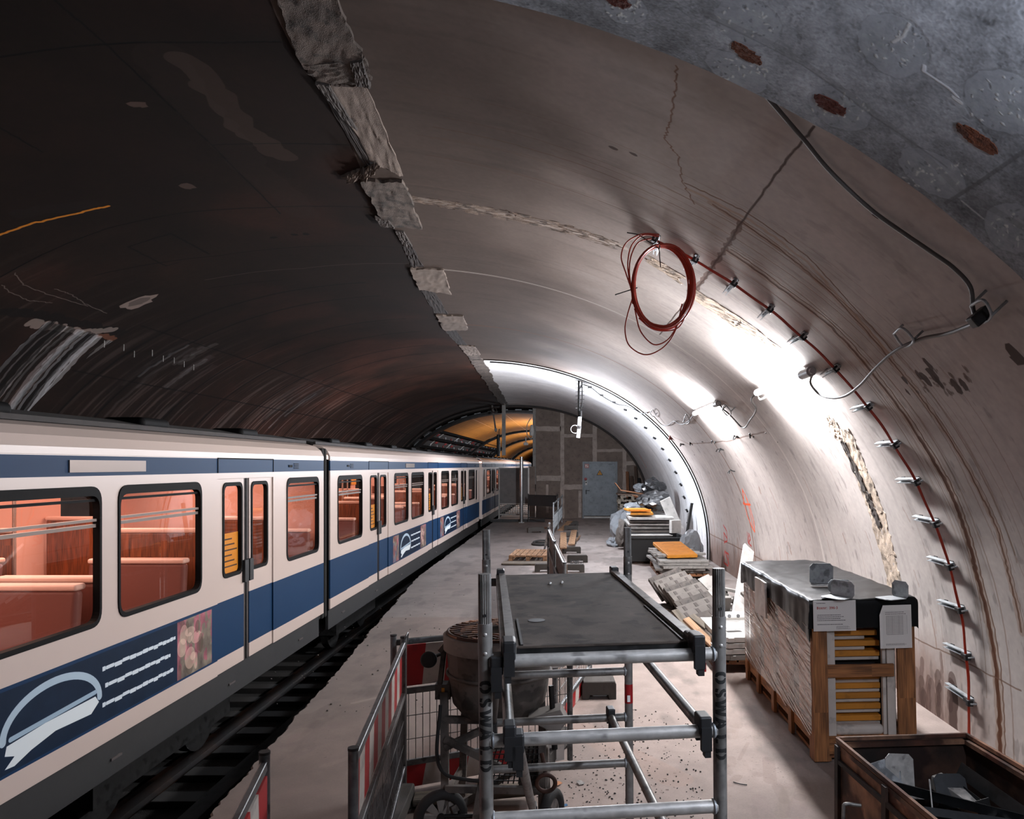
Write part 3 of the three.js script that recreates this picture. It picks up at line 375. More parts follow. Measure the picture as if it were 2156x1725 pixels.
// closing walls behind the camera and at the far end
part(struct('wall_front'), 'end_panel', B(14, 7.5, 0.3, CXP, 2.4, 8.1), M.concrete);
M.board = SM({ color: 0x877a72, roughness: 0.9, map: TX.dusty, bumpMap: TX.rough, bumpScale: 0.002 }); M.filler = SM({ color: 0xbcb0a8, roughness: 0.9, map: TX.dusty });
const wallBack = struct('wall_back', 'brown plasterboard partition with pale filled joints closing the tunnel');
{
  const Z = 35.85, X = (px) => (px - VX) * Z / FOC, Y = (py) => EYE - (py - VY) * Z / FOC, box = (x0, x1, y0, y1, z, t, name, m) => part(wallBack, name, B(X(x1) - X(x0) - 0.012, Y(y0) - Y(y1) - 0.012, t, (X(x0) + X(x1)) / 2, (Y(y0) + Y(y1)) / 2, -z), m);
  for (const [x0, x1, ys] of [[1128, 1183, [845, 903, 1007, 1095]], [1183, 1252, [845, 918, 1028, 1095]], [1252, 1316, [860, 950, 1028, 1095]], [1316, 1392, [900, 975, 1095]]]) for (let i = 1; i < ys.length; i++) box(x0, x1, ys[i - 1], ys[i], Z, 0.1, 'plasterboard', M.board);
  for (const [x0, x1, y0, y1] of [[1180, 1188, 860, 1095], [1248, 1257, 878, 975], [1311, 1319, 930, 1095], [1128, 1181, 898, 908], [1130, 1181, 1002, 1013], [1188, 1248, 914, 921], [1188, 1228, 1020, 1031], [1257, 1311, 946, 952], [1319, 1345, 972, 980], [1218, 1224, 1033, 1090], [1150, 1155, 1020, 1080]]) { const w = X(x1) - X(x0), h = Y(y0) - Y(y1), nx = 4, ny = 4, g = uvm(new THREE.BoxGeometry(w, h, 0.008, Math.max(nx, Math.ceil(w * 6)), Math.max(ny, Math.ceil(h * 6)), 1)), p = g.attributes.position; for (let i = 0; i < p.count; i++) { p.setX(i, p.getX(i) + 0.05 * (vn(p.getY(i) * 5 + x0, p.getX(i) * 5 + 9) - 0.5)); p.setY(i, p.getY(i) + 0.05 * (vn(p.getX(i) * 5 + y0, p.getY(i) * 5) - 0.5)); } part(wallBack, 'joint_filler', place(g, (X(x0) + X(x1)) / 2, (Y(y0) + Y(y1)) / 2, -Z + 0.055), M.filler); }
  part(wallBack, 'edge_post', B(0.14, 4, 0.16, X(1125), 3.6, -Z + 0.02), M.panelGrey); part(wallBack, 'lower_panel', B(0.3, 2.45, 0.1, X(1120), 1.22, -Z + 0.1), M.board);
  // steel door
  const d = struct('door_1', 'grey steel door with a warning triangle'), dz = -Z + 0.1, DX = (X(1229) + X(1297)) / 2, DW = X(1297) - X(1229), DT = Y(975), DB = 0.12;
  M.doorM = SM({ color: 0x7c858c, roughness: 0.5, metalness: 0.2, map: TX.dusty });
  const leaf = part(d, 'door_leaf', RB(DW, DT - DB, 0.06, DX, (DT + DB) / 2, dz, 0.01), M.doorM);
  for (const s of [-1, 1]) part(d, 'door_frame', B(0.06, DT, 0.1, DX + s * (DW / 2 + 0.03), DT / 2, dz - 0.02), M.doorM); part(d, 'door_frame', B(DW + 0.12, 0.06, 0.1, DX, DT + 0.03, dz - 0.02), M.doorM);
  part(d, 'threshold', B(DW, 0.07, 0.05, DX, 0.05, dz + 0.02), M.panelWhite, 'white bar drawn for light leaking under the door');  // white bar painted in for the light gap below the door
  part(leaf, 'handle', [B(0.2, 0.03, 0.05, X(1237), Y(1033), dz + 0.06), B(0.05, 0.2, 0.02, X(1234), Y(1036), dz + 0.04)], M.black); part(leaf, 'lock_plate', B(0.1, 0.24, 0.02, X(1234), Y(1016), dz + 0.04), M.panelWhite); part(leaf, 'round_sign', C(V(X(1233), Y(1009), dz + 0.03), V(X(1233), Y(1009), dz + 0.05), 0.07, 20), M.red);
  part(leaf, 'round_sign', C(V(X(1234), Y(1016), dz + 0.05), V(X(1234), Y(1016), dz + 0.06), 0.035, 16), M.black);
  const sign = (w, h, paint) => { const [cv, ctx] = canvasOf(128, 128); paint(ctx); return new THREE.MeshStandardMaterial({ map: tex(cv), roughness: 0.5 }); }, plate = (w, h, x, y, m, name) => { const g = new THREE.BoxGeometry(w, h, 0.012); place(g, x, y, dz + 0.037); part(leaf, name, g, m); };
  plate(0.19, 0.19, X(1235.5), Y(981.5), sign(1, 1, (c) => { c.fillStyle = '#8e2a1c'; c.fillRect(0, 0, 128, 128); c.fillStyle = '#e8ddd6'; c.fillRect(18, 20, 40, 40); c.fillRect(22, 70, 30, 40); c.fillRect(74, 20, 34, 90); c.fillStyle = '#8e2a1c'; c.fillRect(82, 30, 18, 40); }), 'fire_sign');
  { const g = EXT(shapeOf([[-0.15, -0.12], [0.15, -0.12], [0, 0.14]]), 0.012); part(leaf, 'warning_sign', place(g, X(1262.5), Y(995.5), dz + 0.03), SM({ color: 0x1a1512, roughness: 0.6 })); part(leaf, 'warning_sign', place(EXT(shapeOf([[-0.115, -0.1], [0.115, -0.1], [0, 0.1]]), 0.004), X(1262.5), Y(995.5), dz + 0.043), SM({ color: 0xc8871c, roughness: 0.6 })); part(leaf, 'warning_bolt', place(EXT(shapeOf([[0.012, 0.06], [-0.03, -0.02], [0, -0.015], [-0.012, -0.08], [0.03, 0.005], [0.002, 0]]), 0.003), X(1262.5), Y(996), dz + 0.048), M.black); }
  plate(0.26, 0.1, X(1286), Y(978), sign(1, 1, (c) => { c.fillStyle = '#7c858c'; c.fillRect(0, 0, 128, 128); c.fillStyle = '#14161a'; for (const [y, w] of [[22, 120], [74, 86]]) for (let x = 4; x < w; x += 15) c.fillRect(x, y, 9 + (x % 4), 30); }), 'door_plate');
}
// the tunnel beyond the partition
M.farWall = SM({ color: 0x403733, roughness: 0.85, map: TX.dusty }); M.orange = SM({ color: 0xd98a2e, roughness: 0.6, map: TX.dusty });
M.farRail = PM({ color: 0x050404, roughness: 1, specularIntensity: 0.1 });
const far = struct('ceiling', 'tunnel vault beyond the partition with orange ceiling panels');
lining(far, 'lining_section', 35.75, 130, () => 0, () => LEND, 0.02, 30, 80, M.farWall, (Z, l) => [Z, l], 0.3);
part(struct('wall_end'), 'end_panel', B(14, 7.5, 0.3, CXP, 2.4, -130.2), M.farWall);
part(struct('floor'), 'floor_slab', B(7.2, 0.4, 93, 0.1, -0.2, -83), M.concrete);
function curved(Z0, Z1, l0, l1, off, th, n = 5) { // a curved sheet that follows the vault
  const pts = [], back = []; for (let i = 0; i <= n; i++) { const p = alongP(lerp(l0, l1, i / n), off), q = alongP(lerp(l0, l1, i / n), off - th); pts.push([p.x, p.y]); back.unshift([q.x, q.y]); }
  return EXT(shapeOf([...pts, ...back]), Z1 - Z0).translate(0, 0, -Z1);
}
const LL = atX(-5.9).l, LFAR = atX(-8.3).l;
for (const [a, b, lmax] of [[37, 54, LL], [57, 68.5, LL + 0.4], [72.5, 92, LFAR], [98, 128, LFAR]]) { const step = (b - a) / 3, nl = Math.ceil((lmax - 5) / 1.6); for (let i = 0; i < 3; i++) for (let j = 0; j < nl; j++) part(far, 'ceiling_panel', curved(a + i * step + 0.03, a + (i + 1) * step - 0.03, 5 + (lmax - 5) * j / nl + 0.015, 5 + (lmax - 5) * (j + 1) / nl - 0.015, 0.28, 0.04), M.orange); }
for (const [Z, off] of [[36.4, 0.3], [55.5, 0.35], [70.5, 0.35], [95, 0.35]]) { part(far, 'carrier_rib', curved(Z - 0.4, Z + 0.4, 5, LFAR, off, 0.12, 24), M.steelDark); for (let k = 0; k < 14; k++) { const p = alongP(lerp(7, LFAR, k / 14), off); part(far, 'hanger', B(0.12, 0.3, 0.7, p.x - p.nx * 0.1, p.y - p.ny * 0.1, -Z, 0, 0, Math.atan2(p.ny, p.nx)), M.galv); } }
for (const k of [0, 1, 2, 3]) { const p = alongP(LL + 0.25 + k * 0.62, 0.22); part(far, 'support_rail', B(0.12, 0.14, 36, p.x, p.y, -36.5 - 18), M.farRail); for (let i = 0; i < 16; i++) part(far, 'rail_clip', B(0.06, 0.14, 0.06, p.x + p.nx * 0.02, p.y + 0.12, -37.5 - i * 2), i % 5 === 3 ? M.red : M.galv); }
for (let k = 0; k < 3; k++) part(far, 'pale_strip', curved(40 + k * 5.5, 40.25 + k * 5.5, LL + 0.3, LL + 3, 0.06, 0.03, 12), M.panelWhite);
for (let k = 0; k < 46; k++) { const l = LL + rr(0.4, 2.6), Z = rr(37, 66); part(far, 'red_mark', curved(Z, Z + rr(0.25, 0.8), l, l + rr(0.08, 0.22), 0.035, 0.02, 2), M.red); }

// ---------------------------------------------------------------- tube lamps: a glowing tube and area lights of its size and colour all round it
M.tubeGlow = SM({ color: 0xffffff, emissive: COOL, emissiveIntensity: 2.2, roughness: 0.4 });
M.lampCap = SM({ color: 0xa9acb0, roughness: 0.5, map: TX.dusty });
function tubeLights(parent, p, q, r, power, sides = 4, color = COOL) {
  const d = q.clone().sub(p), L = d.length(); d.normalize(); const mid = p.clone().add(q).multiplyScalar(0.5), a = Math.abs(d.y) > 0.9 ? V(1, 0, 0) : V(0, 1, 0), s = d.clone().cross(a).normalize(), u = s.clone().cross(d);
  for (let i = 0; i < sides; i++) { const t = i / sides * 2 * Math.PI + Math.PI / 4, n = s.clone().multiplyScalar(Math.cos(t)).addScaledVector(u, Math.sin(t)), l = new THREE.RectAreaLight(color, power, L, r * 1.7); l.name = 'tube_light';
    const z = n.clone().negate(), x = d.clone(), y = z.clone().cross(x); l.quaternion.setFromRotationMatrix(new THREE.Matrix4().makeBasis(x, y, z)); l.position.copy(mid).addScaledVector(n, r + 0.012); parent.add(l); }
}
function wallLamp(label, p, q, n, power, color = NEUTRAL) {   // p: the end with the grey socket
  const t = thing('tube_lamp', label, 'lamp', p.toArray()), o = V(0, 0, 0), e = q.clone().sub(p), d = e.clone().normalize(), a = d.clone().multiplyScalar(0.26), rail = n.clone().multiplyScalar(-0.1);
  part(t, 'tube', [C(a, e, 0.042, 20), place(new THREE.SphereGeometry(0.042, 16, 10), e.x, e.y, e.z)], M.tubeGlow); part(t, 'socket', [C(o, a, 0.05, 20), C(o.clone().addScaledVector(d, -0.05), o, 0.03, 16)], M.lampCap);
  part(t, 'mounting_rail', barBetween(rail.clone().addScaledVector(d, -0.12), e.clone().add(rail), 0.025, 0.04, n), M.steelDark);
  for (const k of [0.15, 0.55, 0.95]) part(t, 'bracket', barBetween(e.clone().multiplyScalar(k), e.clone().multiplyScalar(k).add(rail), 0.015, 0.03, d), M.galv);
  tubeLights(t, a, e, 0.045, power, 4, color); return t;
}
const L1P = at(1708, 782, 7.42), L1Q = at(1594, 827, 9.42), L2P = at(1513, 849, 12.0), L2Q = at(1462, 871, 14.2);
wallLamp('bright tube lamp on the right wall, the larger one nearer the camera', L1P, L1Q, onWall(1650, 805).n, TUBE.wall1);
wallLamp('bright tube lamp on the right wall, the smaller one farther from the camera', L2P, L2Q, onWall(1487, 860).n, TUBE.wall2);
{ const h = alongP(onWall(1650, 805).l, ringOff), n = V(h.nx, h.ny, 0), p = V(h.x, h.y, -2.5).addScaledVector(n, 0.16); wallLamp('tube lamp on the grey ring behind the camera', p, p.clone().add(V(0, 0, 2)), n, TUBE.behind, 0xe9efff); }
{ // lamp hanging from a rod
  const t = thing('hanging_lamp', 'thin tube lamp hanging upright from a rod in the white stretch of tunnel', 'lamp', at(1221, 878, 20.9).toArray()), s = 20.9 / FOC, top = onWall(1222, 792).y, O = V(0, 0, 0), m = V(-0.02, -20 * s, 0), e = V(-0.05, -44 * s, 0), H = top - t.position.y + 0.25;
  part(t, 'tube', C(O, m, 0.05, 16), M.tubeGlow); part(t, 'tube', C(m.clone().add(V(0, -0.05, 0)), e, 0.05, 16), M.tubeGlow); part(t, 'coupling', C(m.clone().add(V(0, 0.02, 0)), m.clone().add(V(0, -0.07, 0)), 0.06, 16), M.lampCap); part(t, 'socket', C(O, V(0, 0.16, 0), 0.055, 16), M.steelDark);
  part(t, 'rod', C(V(-0.03, 0.1, -0.08), V(-0.03, H, -0.08), 0.03, 10), M.steelDark); part(t, 'cord', T([V(0, 0.14, 0), V(0.05, 0.3, 0), V(0.06, 0.7, 0), V(0.04, H, 0)], 0.018, 30, 6), M.black); part(t, 'cord_loop', TOR(0.11, 0.004, -0.14, -0.34, 0.03), M.greyCable);
  for (let k = 0; k < 9; k++) part(t, 'cord_tie', C(V(-0.12, 0.25 + k * 0.11, -0.06), V(0.12, 0.27 + k * 0.11, -0.04), 0.008, 6), M.black);
  tubeLights(t, O, e, 0.055, TUBE.far);
}
{ // tubes in the tunnel beyond
  const proto = thing('ceiling_tube_lamp', 'long tube lamp hanging over the far platform, first beyond the partition', 'lamp', [-0.6, 3.5, -42]);
  part(proto, 'tube', C(V(0, 0, 0), V(0, 0, -6), 0.05, 12), M.tubeGlow); part(proto, 'housing', B(0.16, 0.06, 6, 0, 0.08, -3), M.lampCap); for (const z of [-1, -5]) part(proto, 'rod', C(V(0, 0.1, z), V(0, 1.75, z), 0.012, 6), M.steelDark);
  for (const [i, z] of [42, 56, 74, 100].entries()) { const o = i ? copy(proto, 'long tube lamp hanging over the far platform, ' + ['', 'second', 'third', 'fourth'][i] + ' beyond the partition', [-0.6, 3.5, -z]) : proto; if (!i) sh(o); for (const n of [V(0, -1, 0), V(-1, 0.9, 0)]) { const l = new THREE.RectAreaLight(COOL, STATION * 12, 6, 0.12); l.name = 'station_light'; l.position.set(-0.7, n.y < 0 ? 3.43 : 3.6, -z - 3); n.normalize(); l.quaternion.setFromRotationMatrix(new THREE.Matrix4().makeBasis(V(0, 0, -1), n.clone().negate().cross(V(0, 0, -1)), n.clone().negate())); scene.add(l); } }
}

// ---------------------------------------------------------------- subway train
const TRX = -3.6, TRF = -6.5;
M.tWhite = PM({ color: 0xbcaaa0, roughness: 0.38, clearcoat: 0.3, clearcoatRoughness: 0.3 }); M.tBlue = PM({ color: 0x0f2c49, roughness: 0.55, specularIntensity: 0.25 });
M.tSkirt = SM({ color: 0x161617, roughness: 0.7, map: TX.dusty }); M.tRoof = SM({ color: 0x2a2422, roughness: 0.8, map: TX.dusty }); M.tSeal = PM({ color: 0x0b0a0a, roughness: 0.7, specularIntensity: 0.2 }); M.tTrim = SM({ color: 0x6c6059, metalness: 0.5, roughness: 0.4 });
M.tGlass = PM({ color: 0xf2e9e4, roughness: 0.0, transmission: 1, thickness: 0 }); M.tPink = SM({ color: 0xdba592, roughness: 0.6 }); M.tWood = SM({ color: 0xb5683c, roughness: 0.55, map: TX.wood }); M.tSeat = SM({ color: 0x74433a, roughness: 0.6 }); M.tLedge = SM({ color: 0xe6c3b4, roughness: 0.4 });
M.tCeil = SM({ color: 0xe0c4b8, roughness: 0.6 }); M.tLamp = SM({ color: 0xffffff, emissive: 0xffd9c8, emissiveIntensity: 3.0 }); M.tSticker = SM({ color: 0xe0992a, roughness: 0.6 }); M.tFloor = SM({ color: 0x5a3a32, roughness: 0.7 }); M.tRail = SM({ color: 0xc9b8ae, metalness: 0.8, roughness: 0.25 });
M.tGrey = SM({ color: 0x423a38, roughness: 0.6 });
// poster on the lower band: two photo strips, a domed emblem over a white scroll, three lines of lettering
M.poster = (() => { const [cv, c] = canvasOf(2048, 336, (x, y) => { const u = x / 2048, e = u < 0.15 || u > 0.81, n = fbm(x / 60, y / 60, 4), k = fbm(x / 38 + 50, y / 90, 3); if (!e) return [6 + 8 * n, 22 + 10 * n, 40 + 12 * n]; return [lerp(70, 170, n) * (k > 0.58 ? 1.1 : 0.9), lerp(56, 140, n) * (k > 0.58 ? 0.8 : 1), lerp(52, 122, n)]; });
  const soft = (pts, w, s) => { c.strokeStyle = s; c.lineWidth = w; c.lineCap = c.lineJoin = 'round'; c.beginPath(); pts.forEach((p) => c.lineTo(...p)); c.stroke(); };
  const arc = []; for (let i = 0; i <= 30; i++) { const a = Math.PI * (1 - i / 30); arc.push([700 + 290 * Math.cos(a), 205 - 165 * Math.sin(a)]); } soft(arc, 34, '#9fb0bc'); soft([[450, 205], [960, 175]], 22, '#8fa3b2');
  c.fillStyle = '#cdd3d4'; c.beginPath(); [[430, 225], [640, 205], [960, 196], [985, 230], [930, 270], [700, 262], [560, 290], [470, 320], [420, 316], [470, 280], [420, 262]].forEach((p) => c.lineTo(...p)); c.fill();
  for (const [x0, x1, y] of [[1010, 1640, 70], [1030, 1590, 155], [1010, 1620, 245]]) { let x = x0, k = 0; c.fillStyle = '#a9b6be'; c.fillRect(x0, y + 4, x1 - x0, 14); while (x < x1) { const w = 22 + (k * 37) % 40; c.fillStyle = '#c2cacf'; c.fillRect(x, y + (k % 3) * 2, Math.min(w, x1 - x), 22 - (k % 2) * 4); x += w + 6; k++; } }
  for (let k = 0; k < 30; k++) { const x = (k % 2 ? 1680 : 20) + rr(0, 250); c.fillStyle = ['rgba(120,44,40,.4)', 'rgba(214,178,160,.45)', 'rgba(60,80,110,.5)', 'rgba(70,60,50,.5)'][k % 4]; c.beginPath(); c.ellipse(x, rr(20, 320), rr(18, 60), rr(24, 70), 0, 0, 7); c.fill(); }
  return PM({ map: tex(cv), roughness: 0.6, specularIntensity: 0.25 }); })();
function onSide(shape, x, depth) { return uvm(new THREE.ExtrudeGeometry(shape, { depth, bevelEnabled: false, curveSegments: 6 })).applyMatrix4(new THREE.Matrix4().makeBasis(V(0, 0, -1), V(0, 1, 0), V(1, 0, 0)).setPosition(x, 0, 0)); } // shape x runs away from the camera
const rectS = (a, b, y0, y1) => shapeOf([[a, y0], [b, y0], [b, y1], [a, y1]]);
const WB = 1.29, WT = 2.33;
// body profile above the upper band
const COVE = [[0, 2.57], [0.0, 2.63], [-0.04, 2.71], [-0.12, 2.775], [-0.25, 2.81]], ROOF = [[-0.25, 2.81], [-0.29, 2.85], [-0.7, 2.93], [-1.45, 2.96], [-2.2, 2.93], [-2.61, 2.85], [-2.65, 2.81]];
function band3(pts, Z0, Z1, th = 0.03) { const back = pts.map(([x, y]) => [x - (y < 2.7 ? th : 0.02), y - (y < 2.7 ? 0 : th)]).reverse(); return EXT(shapeOf([...pts, ...back].map(([x, y]) => [x + TRX, y])), Z1 - Z0).translate(0, 0, -Z1); }
function subwayCar(label, Z0, Z1, wins, doors, { cab = null, posters = [], rows = [] } = {}) {
  const t = thing('subway_car', label, 'train', [0, 0, 0]);
  // openings by doors
  const cuts = [...doors.map((c) => [c - 0.72, c + 0.72]), ...(cab ? [cab] : [])].sort((a, b) => a[0] - b[0]); let a = Z0; const runs = []; for (const c of cuts) { runs.push([a, c[0]]); a = c[1]; } runs.push([a, Z1]);
  for (const [p, q] of runs) {
    if (q - p < 0.02) continue;
    const s = rectS(p, q, 1.09, 2.42); for (const [w0, w1] of wins) if (w0 > p && w1 < q) { const h = new THREE.Path(); rrect(h, w0, WB, w1, WT, 0.12); s.holes.push(h); }
    part(t, 'side_panel', onSide(s, TRX - 0.05, 0.05), M.tWhite); part(t, 'blue_band', onSide(rectS(p, q, 0.513, 1.09), TRX - 0.05, 0.05), M.tBlue); part(t, 'sill_band', onSide(rectS(p, q, 0.36, 0.513), TRX - 0.05, 0.05), M.tWhite);
  }
  part(t, 'upper_blue_band', onSide(rectS(Z0, Z1, 2.42, 2.57), TRX - 0.05, 0.05), M.tBlue);
  for (const p of posters) part(t, 'poster', (() => { const g = new THREE.PlaneGeometry(p[1] - p[0], 0.53); g.rotateY(Math.PI / 2); g.translate(TRX + 0.004, 0.8, -(p[0] + p[1]) / 2); if (p[2]) g.attributes.uv.array.forEach((v, i, u) => { if (i % 2 === 0) u[i] = 1 - v; }); return g; })(), M.poster);
  for (const [w0, w1] of wins) {
    const out = new THREE.Shape(); rrect(out, w0 - 0.012, WB - 0.012, w1 + 0.012, WT + 0.012, 0.13); const hole = new THREE.Path(); rrect(hole, w0 + 0.014, WB + 0.025, w1 - 0.014, WT - 0.06, 0.1); out.holes.push(hole);
    const f = part(t, 'window_frame', onSide(out, TRX - 0.045, 0.055), M.tSeal); const g = new THREE.ShapeGeometry(rectS(w0 + 0.02, w1 - 0.02, WB + 0.02, WT - 0.02)); g.applyMatrix4(new THREE.Matrix4().makeBasis(V(0, 0, -1), V(0, 1, 0), V(1, 0, 0)).setPosition(TRX - 0.03, 0, 0)); part(f, 'pane', g, M.tGlass);
    part(f, 'transom', [onSide(rectS(w0 + 0.03, w1 - 0.03, 2.03, 2.055), TRX - 0.04, 0.03), onSide(rectS(w0 + 0.03, w1 - 0.03, 2.075, 2.095), TRX - 0.04, 0.035)], M.tTrim); part(f, 'transom_top', onSide(rectS(w0 + 0.03, w1 - 0.03, 2.225, 2.245), TRX - 0.04, 0.03), M.tSeal);
  }
  for (const c of doors) {
    part(t, 'door_header', onSide(rectS(c - 0.72, c + 0.72, 2.36, 2.42), TRX - 0.05, 0.05), M.tWhite); part(t, 'header_lines', [onSide(rectS(c - 0.72, c - 0.71, 2.42, 2.58), TRX, 0.006), onSide(rectS(c + 0.71, c + 0.72, 2.42, 2.58), TRX, 0.006), onSide(rectS(c - 0.72, c + 0.72, 2.565, 2.58), TRX, 0.006)], M.tSeal);
    for (const s of [-1, 1]) {
      const d0 = s < 0 ? c - 0.715 : c + 0.07, d1 = s < 0 ? c - 0.07 : c + 0.715, S = rectS(d0, d1, 1.09, 2.36), w0 = d0 + (s < 0 ? 0.14 : 0.05), w1 = d1 - (s < 0 ? 0.05 : 0.14), h = new THREE.Path(); rrect(h, w0, 1.33, w1, 2.31, 0.08); S.holes.push(h);
      const leaf = part(t, 'door', onSide(S, TRX - 0.055, 0.04), M.tWhite); part(leaf, 'blue_panel', onSide(rectS(d0, d1, 0.513, 1.09), TRX - 0.055, 0.04), M.tBlue); part(leaf, 'sill_panel', onSide(rectS(d0, d1, 0.36, 0.513), TRX - 0.055, 0.04), M.tWhite);
      const F = new THREE.Shape(); rrect(F, w0 - 0.008, 1.32, w1 + 0.008, 2.32, 0.09); const hh = new THREE.Path(); rrect(hh, w0 + 0.025, 1.355, w1 - 0.025, 2.28, 0.07); F.holes.push(hh); part(leaf, 'window_seal', onSide(F, TRX - 0.05, 0.045), M.tSeal);
      const g = new THREE.ShapeGeometry(rectS(w0, w1, 1.33, 2.31)); g.applyMatrix4(new THREE.Matrix4().makeBasis(V(0, 0, -1), V(0, 1, 0), V(1, 0, 0)).setPosition(TRX - 0.035, 0, 0)); part(leaf, 'pane', g, M.tGlass);
      if (s < 0) { part(leaf, 'sticker', onSide(rectS(w0 + 0.03, w1 - 0.03, 1.36, 1.78), TRX - 0.05, 0.006), M.tSticker); part(leaf, 'sticker_lines', [0, 1, 2, 3, 4, 5].map((k) => onSide(rectS(w0 + 0.06, w1 - 0.06 - (k % 3) * 0.06, 1.42 + k * 0.058, 1.435 + k * 0.058), TRX - 0.044, 0.003)), M.ply); }
    }
    part(t, 'door_seal', onSide(rectS(c - 0.07, c + 0.07, 0.36, 2.36), TRX - 0.055, 0.03), M.tGrey); part(t, 'door_seal_gap', onSide(rectS(c - 0.012, c + 0.012, 0.36, 2.36), TRX - 0.02, 0.004), M.tSeal); part(t, 'door_handle', [onSide(rectS(c - 0.11, c - 0.015, 1.22, 1.46), TRX - 0.02, 0.04), onSide(rectS(c + 0.015, c + 0.11, 1.22, 1.46), TRX - 0.02, 0.04)], M.tSkirt);
  }
  if (cab) { const S = rectS(cab[0] + 0.01, cab[1] - 0.01, 1.09, 2.42), h = new THREE.Path(); rrect(h, cab[0] + 0.08, 1.2, cab[1] - 0.08, 2.32, 0.08); S.holes.push(h); const leaf = part(t, 'cab_door', onSide(S, TRX - 0.055, 0.045), M.tWhite); part(leaf, 'blue_panel', onSide(rectS(cab[0] + 0.01, cab[1] - 0.01, 0.513, 1.09), TRX - 0.055, 0.045), M.tBlue); part(leaf, 'sill_panel', onSide(rectS(cab[0] + 0.01, cab[1] - 0.01, 0.36, 0.513), TRX - 0.055, 0.045), M.tWhite); part(leaf, 'dark_pane', onSide(rectS(cab[0] + 0.06, cab[1] - 0.06, 1.18, 2.34), TRX - 0.05, 0.02), M.tSeal); }
  part(t, 'roof_cove', band3(COVE, Z0, Z1), M.tWhite); part(t, 'roof', band3(ROOF, Z0 + 0.05, Z1 - 0.05), M.tRoof); part(t, 'gutter', [B(0.03, 0.04, Z1 - Z0 - 0.1, TRX - 0.25, 2.835, -(Z0 + Z1) / 2)], M.tRoof); part(t, 'gutter_strip', B(0.01, 0.01, Z1 - Z0 - 0.1, TRX + 0.004, 2.582, -(Z0 + Z1) / 2), M.tWhite);
  const nv = Math.round((Z1 - Z0) / 2.3); for (let k = 0; k < nv; k++) { const z = Z0 + 1 + (k + 0.3) * (Z1 - Z0 - 1) / nv; part(t, 'roof_vent', place(uvm(new RoundedBoxGeometry(0.4, 0.11, 0.5, 3, 0.05)), TRX - 0.62, 2.9, -z), M.tSeal); }
  part(t, 'skirt', onSide(rectS(Z0 + 0.06, Z1 - 0.06, 0.04, 0.36), TRX - 0.09, 0.04), M.tSkirt); part(t, 'skirt_bolts', Array.from({ length: 9 }, (_, k) => B(0.012, 0.02, 0.14, TRX - 0.045, 0.17, -(Z0 + 0.8 + k * (Z1 - Z0 - 1.6) / 8))), M.tGrey);
  for (const zc of [Z0 + 3.2, Z1 - 3.2]) { part(t, 'bogie', [B(1.9, 0.32, 2.6, -5.05, -0.3, -zc), ...[-0.9, 0.9].flatMap((dz) => [-4.33, -5.77].map((x) => C(V(x - 0.06, -0.36, -zc + dz), V(x + 0.06, -0.36, -zc + dz), 0.39, 24)))], M.steelDark); }
  part(t, 'underframe', B(2.4, 0.42, Z1 - Z0 - 0.4, -5.05, 0.15, -(Z0 + Z1) / 2), M.tSkirt);
  const mz = -(Z0 + Z1) / 2, LZ = Z1 - Z0;
  // plates on the upper band
  for (const d of rows) part(t, 'destination_display', B(0.012, 0.09, d[1] - d[0], TRX + 0.004, 2.493, -(d[0] + d[1]) / 2), M.tTrim); for (const e of [Z0 + 1.1, Z1 - 1.1]) part(t, 'louvre', [0, 1, 2, 3].map((k) => B(0.008, 0.008, 0.16, TRX + 0.004, 2.46 + k * 0.02, -e)).concat(B(0.008, 0.03, 0.12, TRX + 0.004, 2.49, -e + 0.2)), M.tSeal);
  // far side, ends, floor, ceiling
  const S = rectS(Z0, Z1, 0.36, 2.6); for (const [w0, w1] of wins) { const h = new THREE.Path(); rrect(h, w0, WB, w1, WT, 0.1); S.holes.push(h); } part(t, 'far_side_panel', onSide(S, TRF, 0.05), M.tPink); for (const [w0, w1] of wins) part(t, 'far_window', onSide(rectS(w0 - 0.01, w1 + 0.01, WB - 0.01, WT + 0.01), TRF + 0.012, 0.012), M.tSeal);
  part(t, 'floor_plate', B(2.84, 0.06, LZ - 0.1, -5.05, 0.4, mz), M.tFloor); for (const z of [Z0 + 0.04, Z1 - 0.04]) { part(t, 'end_wall', [B(2.84, 2.2, 0.06, -5.05, 1.46, -z)], M.tPink); const front = z < Z0 + 1; part(t, 'end_plate', B(2.86, 2.24, 0.02, -5.05, 1.46, -z + (front ? 0.042 : -0.042)), cab && cab[0] - Z0 < 2 && front ? M.tWhite : M.tSeal); }  // end plates at the car gaps painted dark for the shade there
  part(t, 'inner_ceiling', B(2.7, 0.03, LZ - 0.2, -5.05, 2.7, mz), M.tCeil);
  for (const x of [-4.45, -5.65]) part(t, 'ceiling_lamp', B(0.16, 0.04, LZ - 0.8, x, 2.66, mz), M.tLamp);
  { const l = new THREE.RectAreaLight(WARM, CABIN, 1.5, LZ - 0.8); l.name = 'cabin_light'; l.position.set(-5.05, 2.62, mz); l.rotation.x = -Math.PI / 2; t.add(l); }
  // seats and partitions
  for (const [w0, w1] of wins) for (const side of [0, 1]) { const x0 = side ? TRF + 0.1 : -4.62, cx = x0 + 0.47;
    for (const [z, dir] of [[w0 + 0.06, 1], [w1 - 0.06, -1]]) { const st = part(t, 'seat', [RB(0.92, 0.42, 0.46, cx, 0.66, -(z + dir * 0.32), 0.06), RB(0.92, 0.78, 0.1, cx, 1.18, -(z + dir * 0.06), 0.04, dir * 0.1)], M.tSeat); part(st, 'seat_top', RB(0.92, 0.05, 0.13, cx, 1.585, -(z + dir * 0.02), 0.02), M.tLedge); } }
